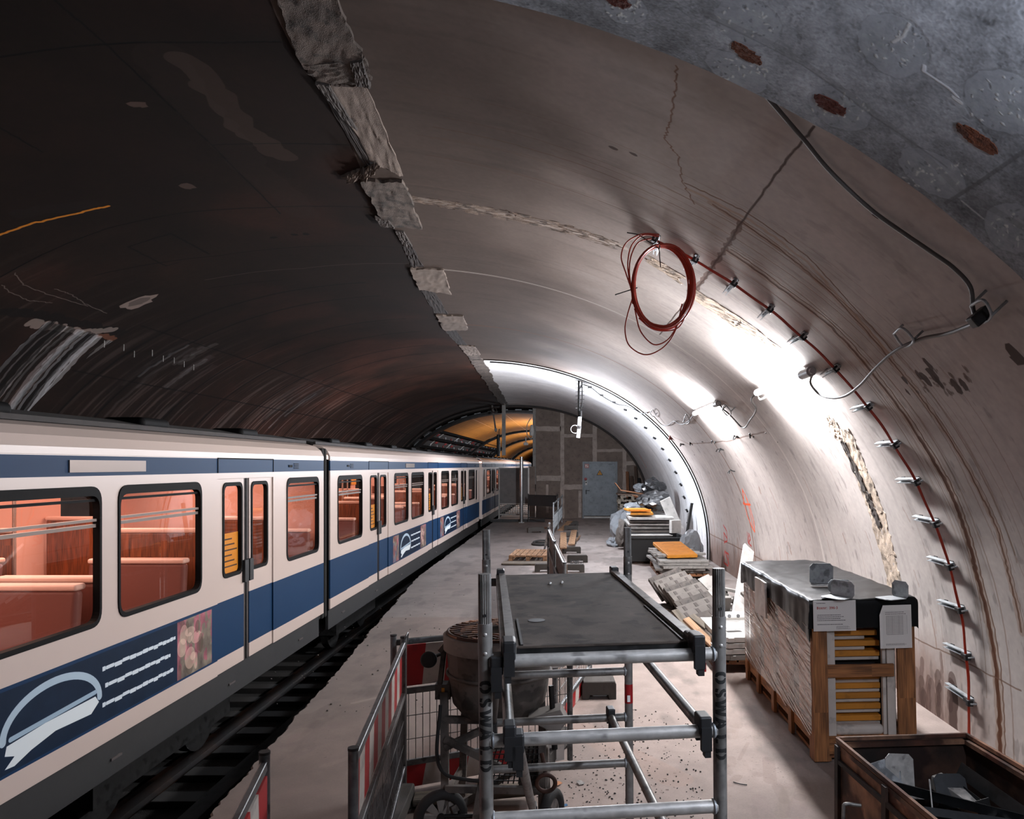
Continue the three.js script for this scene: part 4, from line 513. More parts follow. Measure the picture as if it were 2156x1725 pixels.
  for (const c of doors) for (const s of [-1, 1]) for (const side of [0, 1]) { const x0 = side ? TRF + 0.08 : -4.5, z = c + s * 0.86; const w = part(t, 'wood_partition', RB(0.84, 1.4, 0.05, x0 + 0.42, 1.13, -z, 0.02), M.tWood); part(w, 'partition_edge', RB(0.86, 0.05, 0.07, x0 + 0.42, 1.85, -z, 0.02), M.tLedge); part(t, 'grab_pole', C(V(x0 + (side ? 0.86 : -0.04), 0.43, -z), V(x0 + (side ? 0.86 : -0.04), 2.68, -z), 0.018, 8), M.tRail); }
  for (const x of [-4.5, -5.6]) part(t, 'grab_rail', C(V(x, 2.25, -Z0 - 0.5), V(x, 2.25, -Z1 + 0.5), 0.016, 8), M.tRail);
  for (const [k, [w0, w1]] of wins.entries()) if (k % 2 === 0) { part(t, 'notice', B(0.006, 0.34, 0.5, TRF + 0.07, 2.1, -(w0 + w1) / 2 + 0.9), k % 4 ? M.panelWhite : M.tSticker); part(t, 'cross_partition', RB(0.7, 1.15, 0.04, TRF + 0.5, 1.0, -(w1 + 0.25), 0.02), M.tWood); }
  return t;
}
const doorsOf = (b, d) => d.map((x) => b + x), winsOf = (b, w) => w.map(([p, q]) => [b + p, b + q]);
const W2 = [[0.36, 1.7], [4.06, 5.35], [5.7, 7.1], [9.57, 10.85], [11.29, 12.6], [15.1, 16.65]], D2 = [2.86, 8.35, 13.95];
const mir = (e, l) => l.map(([p, q]) => [e - q, e - p]).sort((a, b) => a[0] - b[0]);
subwayCar('blue and white subway car nearest the camera, its salmon lit windows the largest', -7.1, 11.0, mir(11.0, [[0.23, 1.42], [3.64, 4.97], [5.21, 6.54], [9.2, 10.5], [10.9, 12.2], [15.0, 16.5]]), [2.57, 7.9, 13.6].map((d) => 11.0 - d), { posters: [[4.1, 7.58, false]], rows: [[5.43, 6.4]] });
const midCar = subwayCar('blue and white subway car in the middle of the train, between the two dark gaps', 11.3, 29.4, winsOf(11.3, W2), doorsOf(11.3, D2), { cab: [28.35, 29.05], posters: [[15.24, 18.67, false], [20.7, 24.3, false]], rows: [[16.4, 17.3]] });
const W3 = mir(18.1, W2), D3 = D2.map((d) => 18.1 - d).reverse();
subwayCar('blue and white subway car farthest along the platform, partly behind the gate', 30.5, 48.6, winsOf(30.5, W3), doorsOf(30.5, D3), { cab: [30.9, 31.55] });
subwayCar('last subway car, of which only the lit roof edge shows beyond the gate', 48.9, 67, winsOf(48.9, W2), doorsOf(48.9, D2));
{ // gangways between cars
  const g1 = single('gangway_bellows', 'dark rubber gangway bellows between the near and the middle subway car', 'gangway', Array.from({ length: 4 }, (_, k) => RB(2.76 + (k % 2) * 0.06, 2.5, 0.07, -5.05, 1.5, -11.05 - k * 0.066, 0.03)), M.rubber);
  part(midCar, 'cab_front', [RB(2.74, 1.75, 0.5, -5.05, 1.85, -29.5, 0.2), RB(2.6, 0.5, 0.4, -5.05, 0.6, -29.5, 0.12)], M.tSeal, 'dark curved cab end'); single('coupler', 'dark coupler between the middle and the far subway car', 'coupler', [C(V(-5.05, 0.0, -29.8), V(-5.05, 0.0, -30.42), 0.12, 12), B(0.4, 0.3, 0.2, -5.05, 0, -30.1)], M.steelDark);
}

// ---------------------------------------------------------------- cable, brackets and hooks on the right wall
const CABLE = [[1385, 492], [1470, 536], [1549, 590], [1626, 643], [1698, 700], [1766, 768], [1830, 850], [1886, 930], [1932, 1008], [1972, 1096], [2007, 1187], [2032, 1280], [2049, 1380], [2055, 1478]];
const CL = CABLE.map(([x, y]) => { const h = onWall(x, y); return h.l; }), CZ = 6.82;
const ringP = (l, Z, off) => { const p = alongP(l), n = V(p.nx, p.ny, 0); return V(p.x, p.y, -Z).addScaledVector(n, off); };
{
  const pts = []; for (let i = 0; i <= 60; i++) { const l = lerp(CL[0] + 0.02, 0.02, i / 60); pts.push(ringP(l, CZ + 0.006 * Math.sin(i * 0.9), 0.075 + 0.003 * Math.sin(i * 1.3))); }
  const pts2 = pts.map((p, i) => p.clone().add(V(0.002 * Math.sin(i), 0.004, 0.016)));
  const t = thing('ring_cable', 'red double cable running down the curved wall over the row of brackets', 'cable'); part(t, 'strand', T(pts, 0.0078, 240, 8), M.cable); part(t, 'strand', T(pts2, 0.0078, 240, 8), M.cable);
  const ch = shapeOf([[-0.021, 0], [0.021, 0], [0.021, 0.042], [0.013, 0.042], [0.013, 0.038], [0.018, 0.038], [0.018, 0.003], [-0.018, 0.003], [-0.018, 0.038], [-0.013, 0.038], [-0.013, 0.042], [-0.021, 0.042]]);
  const nth = ['top', 'second', 'third', 'fourth', 'fifth', 'sixth', 'seventh', 'eighth', 'ninth', 'tenth', 'eleventh', 'twelfth', 'thirteenth', 'lowest'];
  const proto = thing('strut_channel', 'short steel strut bracket at the ' + nth[0] + ' of the red wall cable, holding the coil', 'bracket', [0, 0, 0], 0, 'strut brackets along the red wall cable');
  part(proto, 'channel', EXT(ch, 0.46).translate(0, 0.012, -0.5), M.galv); part(proto, 'wall_pad', [B(0.05, 0.014, 0.06, 0, 0.006, -0.1), B(0.05, 0.014, 0.06, 0, 0.006, -0.4)], M.steelDark); part(proto, 'cable_clamp', [RB(0.055, 0.05, 0.045, 0, 0.075, 0.0, 0.006), B(0.03, 0.035, 0.1, 0, 0.06, -0.06)], M.clampM); part(proto, 'bolt', C(V(0.0, 0.03, 0.035), V(0, 0.085, 0.035), 0.008, 8), M.galv); part(proto, 'slot', [0, 1, 2, 3].map((k) => B(0.012, 0.002, 0.05, 0, 0.016, -0.14 - k * 0.09)), M.black);
  CL.forEach((l, i) => { const o = i ? copy(proto, 'short steel strut bracket on the red wall cable, ' + (i === 13 ? 'lowest of the row' : nth[i] + ' from the top of the row')) : proto; const p = alongP(l), n = V(p.nx, p.ny, 0).normalize(), z = V(0, 0, 1); o.position.set(p.x, p.y, -CZ + 0.02); o.quaternion.setFromRotationMatrix(new THREE.Matrix4().makeBasis(n.clone().cross(z), n, z)); o.rotateY([0.1, -0.06, 0, 0.02, -0.02, 0.05, 0.02, 0, 0.02, -0.03, -0.02, 0.03, 0.02, -0.04][i]); });
}
{ // coil of cable hanging from the top bracket
  const Zc = 6.72, top = ringP(CL[0], Zc, 0.09), c = at(1392, 602, Zc), s = Zc / FOC, t = thing('cable_coil', 'coil of red cable hanging from the top wall bracket', 'cable', c.toArray()), pts = [], loops = 15;
  for (let i = 0; i <= loops * 20; i++) { const a = i / 20 * 2 * Math.PI, k = Math.floor(i / 20), w = 1 + 0.07 * vn(k * 3.1, 2) + 0.04 * Math.sin(k * 2.1 + a), bx = (55 + 3 * vn(k * 1.7, 7)) * s * w, by = 86 * s * (0.97 + 0.04 * vn(k * 2.3, 5)); pts.push(V(bx * Math.sin(a) + (Math.sin(a) > 0 ? 5 * s * (k % 5) / 2 : 0), by * Math.cos(a) - 6 * s * (k % 4) / 3 * (Math.cos(a) < 0 ? 1 : 0), 0.03 * Math.sin(a + k) + 0.004 * (k - 7))); }
  part(t, 'coil', T(pts, 0.0075, loops * 46, 6), M.cable);
  const q = (x, y, z = 0) => at(x, y, Zc).sub(c).add(V(0, 0, z));
  part(t, 'loose_loop', T([q(1388, 494), q(1352, 493), q(1318, 512), q(1308, 540), q(1318, 576), q(1329, 610), q(1332, 640)], 0.0065, 60, 6), M.cable); part(t, 'loose_loop', T([q(1388, 498), q(1355, 495), q(1331, 515), q(1322, 550), q(1325, 590), q(1331, 620)], 0.0065, 60, 6), M.cable); part(t, 'loose_loop', T([q(1372, 502), q(1345, 510), q(1330, 535), q(1325, 570), q(1330, 610)], 0.0065, 60, 6), M.cable);
  part(t, 'loose_loop', T([q(1331, 630), q(1322, 660), q(1316, 695), q(1325, 728), q(1358, 747), q(1392, 735), q(1418, 705), q(1432, 665), q(1450, 620)], 0.0065, 70, 6), M.cable); part(t, 'loose_loop', T([q(1336, 650), q(1350, 700), q(1378, 726), q(1405, 716), q(1425, 685), q(1436, 640)], 0.0065, 60, 6), M.cable); part(t, 'loose_loop', T([q(1345, 670), q(1372, 692), q(1402, 697), q(1428, 690), q(1449, 650), q(1457, 610), q(1448, 565)], 0.0065, 60, 6), M.cable);
  part(t, 'cable_tie', T([q(1375, 520), q(1386, 523), q(1389, 545), q(1391, 563)], 0.005, 24, 5), M.black); part(t, 'cable_tie', T([q(1342, 606), q(1326, 611), q(1295, 621)], 0.005, 20, 5), M.black); part(t, 'cable_tie', T([q(1320, 490), q(1345, 495), q(1376, 513), q(1384, 500)], 0.005, 24, 5), M.black); part(t, 'cable_tie', TOR(0.035, 0.005, q(1388, 518).x, q(1388, 518).y, 0, 0, Math.PI / 2), M.black);
}
function wireHook(label, c4, d = 0.09) { const t = thing('wire_hook', label, 'hook', offWall(...c4[0], 0).toArray(), 0), o = t.position.clone(), f = c4.map(([x, y]) => offWall(x, y, d).sub(o)), b = c4.map(([x, y]) => offWall(x, y, 0).sub(o)); part(t, 'frame', T([...f, f[0]], 0.009, 60, 6), M.galv); part(t, 'leg', [C(b[0], f[0], 0.009, 6), C(b[2], f[2], 0.009, 6)], M.galv); return t; }
wireHook('rusty square wire hook high on the wall holding the grey lamp cable, the nearer one', [[2076, 612], [2104, 600], [2120, 634], [2092, 650]], 0.12); wireHook('square wire hook holding the grey lamp cable, the one nearer to the rust streaks', [[1901, 684], [1921, 672], [1943, 697], [1921, 711]]);
wireHook('small square wire hook beside the farther wall tube lamp', [[1529, 855], [1537, 845], [1548, 858], [1539, 866]]); wireHook('small square wire hook on the wall just behind the farther tube lamp', [[1443, 884], [1450, 869], [1456, 880], [1449, 888]], 0.06); wireHook('smallest square wire hook, beside the joint of the white stretch', [[1372, 866], [1378, 859], [1384, 869], [1378, 874]], 0.06);
single('junction_block', 'metal block hanging on the nearer square wire hook', 'box', RB(0.12, 0.07, 0.07, 0, 0, 0, 0.01, 0, 0, 0.7), M.steelDark, offWall(2098, 634, 0.13).toArray());
single('lamp_cable', 'grey cable from the nearer tube lamp up over the wire hooks to the grey ring', 'cable', T([L1P.clone().add(V(0.02, 0, 0.03)), offWall(1722, 792, 0.1), offWall(1737, 813, 0.1), offWall(1768, 819, 0.13), offWall(1803, 813, 0.14), offWall(1835, 790, 0.13), offWall(1866, 755, 0.12), offWall(1898, 725, 0.1), offWall(1921, 711, 0.09), offWall(1960, 699, 0.06), offWall(2005, 690, 0.06), offWall(2050, 671, 0.08), offWall(2082, 648, 0.11), offWall(2078, 622, 0.11), offWall(2059, 589, 0.06), offWall(2021, 556, 0.04), offWall(1969, 523, 0.03), offWall(1913, 485, 0.03), offWall(1847, 438, 0.03), offWall(1790, 382, 0.04), offWall(1743, 339, 0.03), offWall(1701, 287, 0.03), offWall(1665, 245, 0.03), offWall(1638, 216, 0.025), offWall(1600, 175, 0.02)], 0.0125, 220, 8), M.greyCable);
single('lamp_cable', 'thin cable drooping between the two wall tube lamps', 'cable', T([L1Q.clone(), at(1583, 840, 9.6), at(1592, 862, 10), at(1580, 884, 10.6), offWall(1566, 893, 0.06), offWall(1552, 878, 0.06), offWall(1540, 862, 0.08), offWall(1528, 856, 0.06), L2P.clone()], 0.012, 90, 6), M.greyCable);
single('lamp_cable', 'white looped cable end at the far end of the nearer tube lamp', 'cable', T([at(1592, 830, 9.4), at(1600, 841, 9.4), at(1612, 836, 9.35), at(1616, 828, 9.3), at(1608, 822, 9.3)], 0.012, 40, 6), M.whitePaint);
single('lamp_cable', 'dark cable swagging along the white vault from the hanging lamp', 'cable', T([offWall(1222, 815, 0.05), offWall(1232, 808, 0.04), offWall(1243, 812, 0.04), offWall(1268, 830, 0.05), offWall(1294, 845, 0.05), offWall(1325, 853, 0.05), offWall(1352, 866, 0.06), offWall(1366, 866, 0.05)], 0.016, 90, 6), M.black);
single('lamp_cable', 'thin dark cable drooping from hook to hook near the white stretch', 'cable', T([offWall(1380, 872, 0.07), offWall(1396, 890, 0.06), offWall(1410, 892, 0.05), offWall(1424, 884, 0.05), offWall(1436, 890, 0.05), offWall(1452, 884, 0.05), L2Q.clone()], 0.01, 60, 6), M.greyCable);
{ // small clips on the white vault
  const proto = thing('wall_clip', 'small dark clip on the white vault, first of the curved row', 'clip', [0, 0, 0], 0, 'dark clips on the white vault'); part(proto, 'clip_body', [RB(0.11, 0.055, 0.06, 0, 0, 0, 0.012), B(0.025, 0.03, 0.11)], M.steelDark); part(proto, 'clip_nib', B(0.035, 0.035, 0.03, 0.05, 0.03, 0.01), M.galv);
  const nthW = ['first', 'second', 'third', 'fourth', 'fifth', 'sixth', 'seventh', 'eighth', 'ninth', 'tenth', 'eleventh and lowest'];
  const spots = [[1318, 861], [1340, 879], [1361, 899], [1380, 921], [1397, 944], [1412, 968], [1425, 994], [1436, 1020], [1443, 1047], [1449, 1075], [1452, 1103], [1243, 813], [1268, 830], [1294, 845]];
  spots.forEach(([x, y], i) => { const o = i ? copy(proto, i > 10 ? 'small dark clip holding the swagging cable on the white vault, ' + ['upper', 'middle', 'lower'][i - 11] + ' one' : 'small dark clip on the white vault, ' + nthW[i] + ' going down the curved row', undefined, undefined, i > 10 ? 'clips of the swagging cable' : undefined) : proto; const h = onWall(x, y); o.position.copy(h.p).addScaledVector(h.n, 0.04); o.rotation.z = Math.atan2(-h.n.x, h.n.y) + 0.3; });
  const a = single('wire_anchor', 'bent wire anchor on the wall below the lamps, next to the white stretch', 'anchor', [T([V(0, 0, 0), V(-0.05, 0.01, 0.02), V(-0.09, 0.03, 0.04), V(-0.1, -0.04, 0.06)], 0.012, 16, 5), T([V(0, 0, 0.06), V(-0.06, 0.02, 0.1), V(-0.1, -0.03, 0.12)], 0.01, 14, 5)], M.steelDark, [0, 0, 0], 0, 'bent wire anchors in a row on the wall');
  [[1440, 937], [1455, 935], [1468, 934], [1481, 931], [1507, 930], [1524, 948], [1555, 922], [1581, 918], [1612, 912], [1637, 931], [1548, 993], [1462, 958], [1479, 990], [1672, 998]].sort((p, q) => p[0] - q[0]).forEach(([x, y], i) => { const o = i ? copy(a, 'bent wire anchor on the wall below the lamps, ' + ['', 'second', 'third', 'fourth', 'fifth', 'sixth', 'seventh', 'eighth', 'ninth', 'tenth', 'eleventh', 'twelfth', 'thirteenth', 'last'][i] + ' from the white stretch') : a; o.position.copy(offWall(x, y, 0)); o.rotation.y = i * 0.7; });
  const rb = single('wall_box', 'small dark red box sticking out of the wall at the dark joint', 'box', EXT(shapeOf([[0, 0], [0.34, 0.05], [0.3, 0.34], [0.1, 0.4]]), 0.12), SM({ color: 0x5a2018, roughness: 0.7 }), offWall(1413, 922, 0.1).toArray());
  const nl = single('wire_anchor', 'bright nail hanging from the rusty crack in the dark vault, leftmost one', 'nail', C(V(0, 0, 0), V(0.01, -0.1, 0.02), 0.006, 6), M.aluBright, [0, 0, 0], 0, 'nails along the rusty crack'); nl.name = numbered('ceiling_nail');
  [[219, 716], [260, 724], [282, 738], [320, 736], [343, 748], [366, 752], [387, 760], [407, 767]].forEach(([x, y], i) => { const o = i ? copy(nl, 'bright nail hanging from the rusty crack in the dark vault, ' + ['', 'second', 'third', 'fourth', 'fifth', 'sixth', 'seventh', 'rightmost'][i] + (i < 7 ? ' from the left' : ' one')) : nl; o.position.copy(offWall(x, y, 0.01)); });
}

// ---------------------------------------------------------------- scaffold tower in front
{
  const W = 0.765, L = 1.65, t = thing('scaffold_tower', 'narrow aluminium scaffold tower with a dark deck and stencilled posts', 'scaffold', [-0.262, 0, -2.42], 0.11); t.rotation.z = 0.008;
  const [cv, c] = canvasOf(160, 1000); c.fillStyle = '#0b0b0b'; c.font = 'bold 190px sans-serif'; c.textAlign = 'center'; c.textBaseline = 'middle'; [...'OSWALD'].forEach((ch, i) => { c.save(); c.translate(80, 85 + i * 166); c.rotate(Math.PI / 2); c.scale(1.04, 0.84); c.fillText(ch, 0, 6); c.lineWidth = 9; c.strokeStyle = '#0b0b0b'; c.strokeText(ch, 0, 6); c.restore(); });
  c.globalCompositeOperation = 'destination-out'; for (let i = 0; i < 6; i++) { c.fillRect(0, 85 + i * 166 - 6, 52, 12); c.fillRect(108, 85 + i * 166 - 6, 52, 12); } for (let k = 0; k < 60; k++) { c.beginPath(); c.arc(rr(0, 160), rr(0, 1000), rr(1, 3), 0, 7); c.fill(); }
  const stencil = PM({ map: tex(cv), transparent: true, roughness: 0.7 });
  M.post = SM({ color: 0x9b9996, metalness: 0.4, roughness: 0.4, map: TX.metal, bumpMap: TX.rough, bumpScale: 0.0004 });
  const flute = () => { const s = new THREE.Shape(), n = 20; for (let i = 0; i <= n * 4; i++) { const a = i / (n * 4) * 2 * Math.PI, r = 0.0195 + 0.0013 * Math.cos(a * n); i ? s.lineTo(r * Math.cos(a), r * Math.sin(a)) : s.moveTo(r * Math.cos(a), r * Math.sin(a)); } const h = new THREE.Path(); h.absarc(0, 0, 0.0155, 0, 7); s.holes.push(h); return s; };
  const spig = () => uvm(new THREE.ExtrudeGeometry(flute(), { depth: 0.17, bevelEnabled: false, curveSegments: 12 })).rotateX(-Math.PI / 2);
  const levels = [1.874, 1.622, 1.372, 1.122, 0.872, 0.622, 0.372];
  for (const [x, z, front] of [[0, 0, 1], [W, 0, 1], [0, -L, 0], [W, -L, 0]]) {
    const p = part(t, 'post', [C(V(x, 0.16, z), V(x, 1.995, z), 0.0222, 24)], M.post); part(p, 'spigot', spig().translate(x, 1.985, z), M.alu); part(p, 'collar', C(V(x, 1.9, z), V(x, 1.998, z), 0.0232, 24), M.post);
    part(p, 'dimple', [1.965, 1.905].map((y) => place(uvm(new THREE.SphereGeometry(0.008, 10, 8)), x, y, z + 0.0185)), M.aluBright); part(p, 'hole', [C(V(x, 2.025, z + 0.0185), V(x, 2.025, z + 0.0215), 0.005, 10)], M.black);
    if (front) part(p, 'lettering', place(new THREE.CylinderGeometry(0.0227, 0.0227, 0.3, 24, 1, true, -1.2, 2.4), x, 1.675, z), stencil, 'stencilled letters reading OSWALD');
    const ca = part(t, 'castor', [TOR(0.07, 0.028, x, 0.1, z, 0, Math.PI / 2, 0, 10, 24), C(V(x - 0.02, 0.1, z), V(x + 0.02, 0.1, z), 0.06, 20)], M.rubber); part(ca, 'fork', [B(0.07, 0.02, 0.09, x, 0.205, z), B(0.008, 0.13, 0.05, x - 0.042, 0.15, z), B(0.008, 0.13, 0.05, x + 0.042, 0.15, z)], M.galv);
    if (!front && x) { const b = part(p, 'red_band', C(V(x, 1.2, z), V(x, 1.303, z), 0.0228, 20), M.red, 'red band with a small pale label'); part(p, 'pale_label', B(0.016, 0.035, 0.002, x - 0.004, 1.228, z + 0.0228), M.paper); }
  }
  for (const z of [0, -L]) for (const y of levels) { const r = part(t, 'rung', C(V(0.012, y, z), V(W - 0.012, y, z), 0.0212, 20), z ? M.alu : M.aluBright); part(r, 'weld', [0.022, W - 0.022].map((x) => place(uvm(new THREE.TorusGeometry(0.0215, 0.005, 6, 16)), x, y, z, 0, Math.PI / 2)), M.galv); }
  const clampG = (x, y, z, s = 1, tilt = 0) => [RB(0.042, 0.062, 0.075, x, y + 0.028, z - 0.005, 0.008, 0, 0, tilt), B(0.034, 0.075, 0.02, x, y - 0.012, z + 0.031), B(0.034, 0.05, 0.016, x, y - 0.012, z - 0.034), B(0.02, 0.03, 0.03, x + s * 0.004, y - 0.056, z + 0.024)];
  // deck
  const d0 = -0.02, d1 = -L - 0.01, dk = part(t, 'deck', RB(W - 0.17, 0.014, L - 0.04, W / 2, 1.908, -L / 2, 0.004), PM({ color: 0x544c46, roughness: 0.85, specularIntensity: 0.35, map: TX.patchy, bumpMap: TX.rough, bumpScale: 0.001 }));
  for (const s of [-1, 1]) { const x = W / 2 + s * (W / 2 - 0.075); part(dk, 'side_rail', [B(0.05, 0.06, L - 0.03, x, 1.888, -L / 2), B(0.03, 0.012, L - 0.03, x - s * 0.006, 1.921, -L / 2)], M.alu); for (const z of [0, -L]) part(dk, 'hook', clampG(x, 1.884, z, s), M.clampM); part(dk, 'end_cap', RB(0.05, 0.045, 0.08, x, 1.915, -0.05, 0.012), M.clampM); }
  part(dk, 'front_edge', B(W - 0.18, 0.02, 0.02, W / 2, 1.898, -0.03), M.steelDark); part(dk, 'cross_bearer', [B(W - 0.2, 0.05, 0.04, W / 2, 1.87, -0.5), B(W - 0.2, 0.05, 0.04, W / 2, 1.87, -1.1)], M.alu);
  part(dk, 'hatch_slit', B(0.008, 0.004, 0.42, 0.118, 1.917, -0.24), M.black); part(dk, 'hatch_hole', place(uvm(new THREE.CylinderGeometry(0.032, 0.032, 0.004, 24)), 0.19, 1.9145, -0.42), M.black); part(dk, 'edge_slit', B(0.005, 0.004, 0.62, W - 0.115, 1.917, -0.34), M.black);
  for (const [x, z] of [[0.31, -1.28], [0.37, -1.3]]) part(dk, 'bolt_head', place(uvm(new THREE.SphereGeometry(0.009, 10, 8)), x, 1.918, z), M.aluBright);
  part(dk, 'red_latch', B(0.022, 0.03, 0.02, W - 0.055, 1.83, -0.01), M.red);
  // braces
  const brace = (p, q, m = M.alu) => { const b = part(t, 'brace', C(p, q, 0.0195, 20), m); for (const e of [p, q]) part(b, 'brace_hook', clampG(e.x, e.y - 0.012, Math.abs(e.z) < 0.5 ? 0 : -L, 1), M.clampM); };
  brace(V(W - 0.055, 1.63, -0.02), V(W - 0.07, 1.63, -L)); brace(V(0.075, 1.63, -0.02), V(0.085, 1.63, -L)); brace(V(W - 0.1, 1.13, 0), V(W - 0.1, 1.13, -L)); brace(V(0.1, 1.6, -0.04), V(0.24, 0.63, -L)); brace(V(0.035, 1.85, -0.06), V(0.03, 1.13, -L), M.steelDark);
}

// ---------------------------------------------------------------- barriers with red and white boards
M.foot = SM({ color: 0x4b4845, roughness: 0.95, map: TX.dusty, bumpMap: TX.rough, bumpScale: 0.004 });
function footGeo() { const s = shapeOf([[-0.36, 0], [-0.22, 0], [-0.2, 0.035], [0.2, 0.035], [0.22, 0], [0.36, 0], [0.36, 0.11], [0.33, 0.13], [-0.33, 0.13], [-0.36, 0.11]]); return EXT(s, 0.22, 0.006).translate(0, 0.006, -0.11); }
function foot(name, label, pos, turn = 0, group, k = 1) { const f = thing(name, label, 'block', pos, turn, group); part(f, 'block_body', footGeo(), M.foot); part(f, 'post_hole', [-0.1, 0.1].map((x) => C(V(x, 0.13, 0), V(x, 0.1375, 0), 0.034, 16)), M.black); f.scale.setScalar(k); return f; }
function barrier(p, q, label, { boards = true, mesh = true, mat = M.fence, h = 1.2, wood = null, woodY = null, group, lower = true } = {}) {
  const d = q.clone().sub(p), L = d.length(), t = thing('barrier', label, 'barrier', p.toArray(), Math.atan2(-d.z, d.x), group);
  for (const x of [0, L]) { const po = part(t, 'post', C(V(x, 0.02, 0), V(x, h, 0), 0.024, 16), mat); part(po, 'post_cap', C(V(x, h, 0), V(x, h + 0.012, 0), 0.0255, 16), M.black); }
  for (const y of [h - 0.05, 0.77, 0.22]) part(t, 'rail', RB(L, 0.045, 0.03, L / 2, y, 0, 0.006), mat);
  part(t, 'post_loop', T([V(L - 0.02, h - 0.03, 0), V(L - 0.05, h + 0.02, 0.02), V(L + 0.03, h + 0.03, 0.03), V(L + 0.05, h - 0.06, 0.02)], 0.006, 24, 6), mat);
  if (boards) for (const [y0, y1] of lower ? [[0.805, 1.12], [0.025, 0.19]] : [[0.805, 1.12]]) { const n = Math.max(3, Math.round((L - 0.1) / 0.17)), w = (L - 0.1) / n; for (let i = 0; i < n; i++) { const k = 0.03, a = 0.05 + i * w; part(t, 'board_stripe', EXT(shapeOf([[a, y0], [a + w, y0], [a + w + (i < n - 1 ? k : 0), y1], [a + (i ? k : 0), y1]]), 0.012).translate(0, 0, -0.02), i % 2 ? M.whitePaint : M.red); } }
  if (mesh) { const g = []; for (let x = 0.06; x < L; x += 0.055) g.push(B(0.005, 0.55, 0.005, x, 0.495, 0)); for (const y of [0.4, 0.58]) g.push(B(L, 0.005, 0.005, L / 2, y, 0.004)); const m = part(t, 'wire_mesh', g, mat); m.userData.kind = 'stuff'; }
  if (wood) part(t, 'wood_board', RB(L - 0.08, woodY ? woodY[1] - woodY[0] : h - 0.15, 0.02, L / 2, woodY ? (woodY[0] + woodY[1]) / 2 : h / 2 + 0.05, 0.03, 0.004), wood);
  return t;
}
barrier(V(-1.0, 0, -3.47), V(-1.27, 0, -5.72), 'barrier with red and white boards running from the left front towards the concrete mixer');
barrier(V(-1.36, 0, -5.78), V(-0.02, 0, -6.4), 'barrier with red and white boards standing behind the concrete mixer');
barrier(V(-0.16, 0, -6.95), V(0.2, 0, -8.6), 'barrier with red and white boards seen under the scaffold deck');
barrier(V(-1.385, 0, -3.42), V(-1.13, 0, -2.2), 'barrier end at the bottom edge, next to the track edge');
barrier(V(-0.1, 0, -10.1), V(-0.3, 0, -12.9), 'barrier clad with brown boards, the nearer of two behind the scaffold', { boards: false, mesh: false, wood: M.ply }); barrier(V(-0.31, 0, -13.0), V(-0.5, 0, -15.8), 'barrier clad with brown boards, the farther of two, by the pallet', { boards: false, mesh: false, wood: M.ply });
barrier(V(-0.66, 0, -26.6), V(-0.56, 0, -29.6), 'pale wire barrier in the distance, the nearer one', { boards: false, mat: M.galv }); barrier(V(-0.55, 0, -29.7), V(-0.45, 0, -33), 'pale wire barrier in the distance, the farther one', { boards: false, mat: M.galv });
barrier(V(-1.92, 0, -33.2), V(-0.62, 0, -32.2), 'dark barrier facing the camera beside the gate', { boards: false, mat: M.fenceDark, wood: M.fenceDark, h: 1.25, woodY: [0.74, 1.2] });

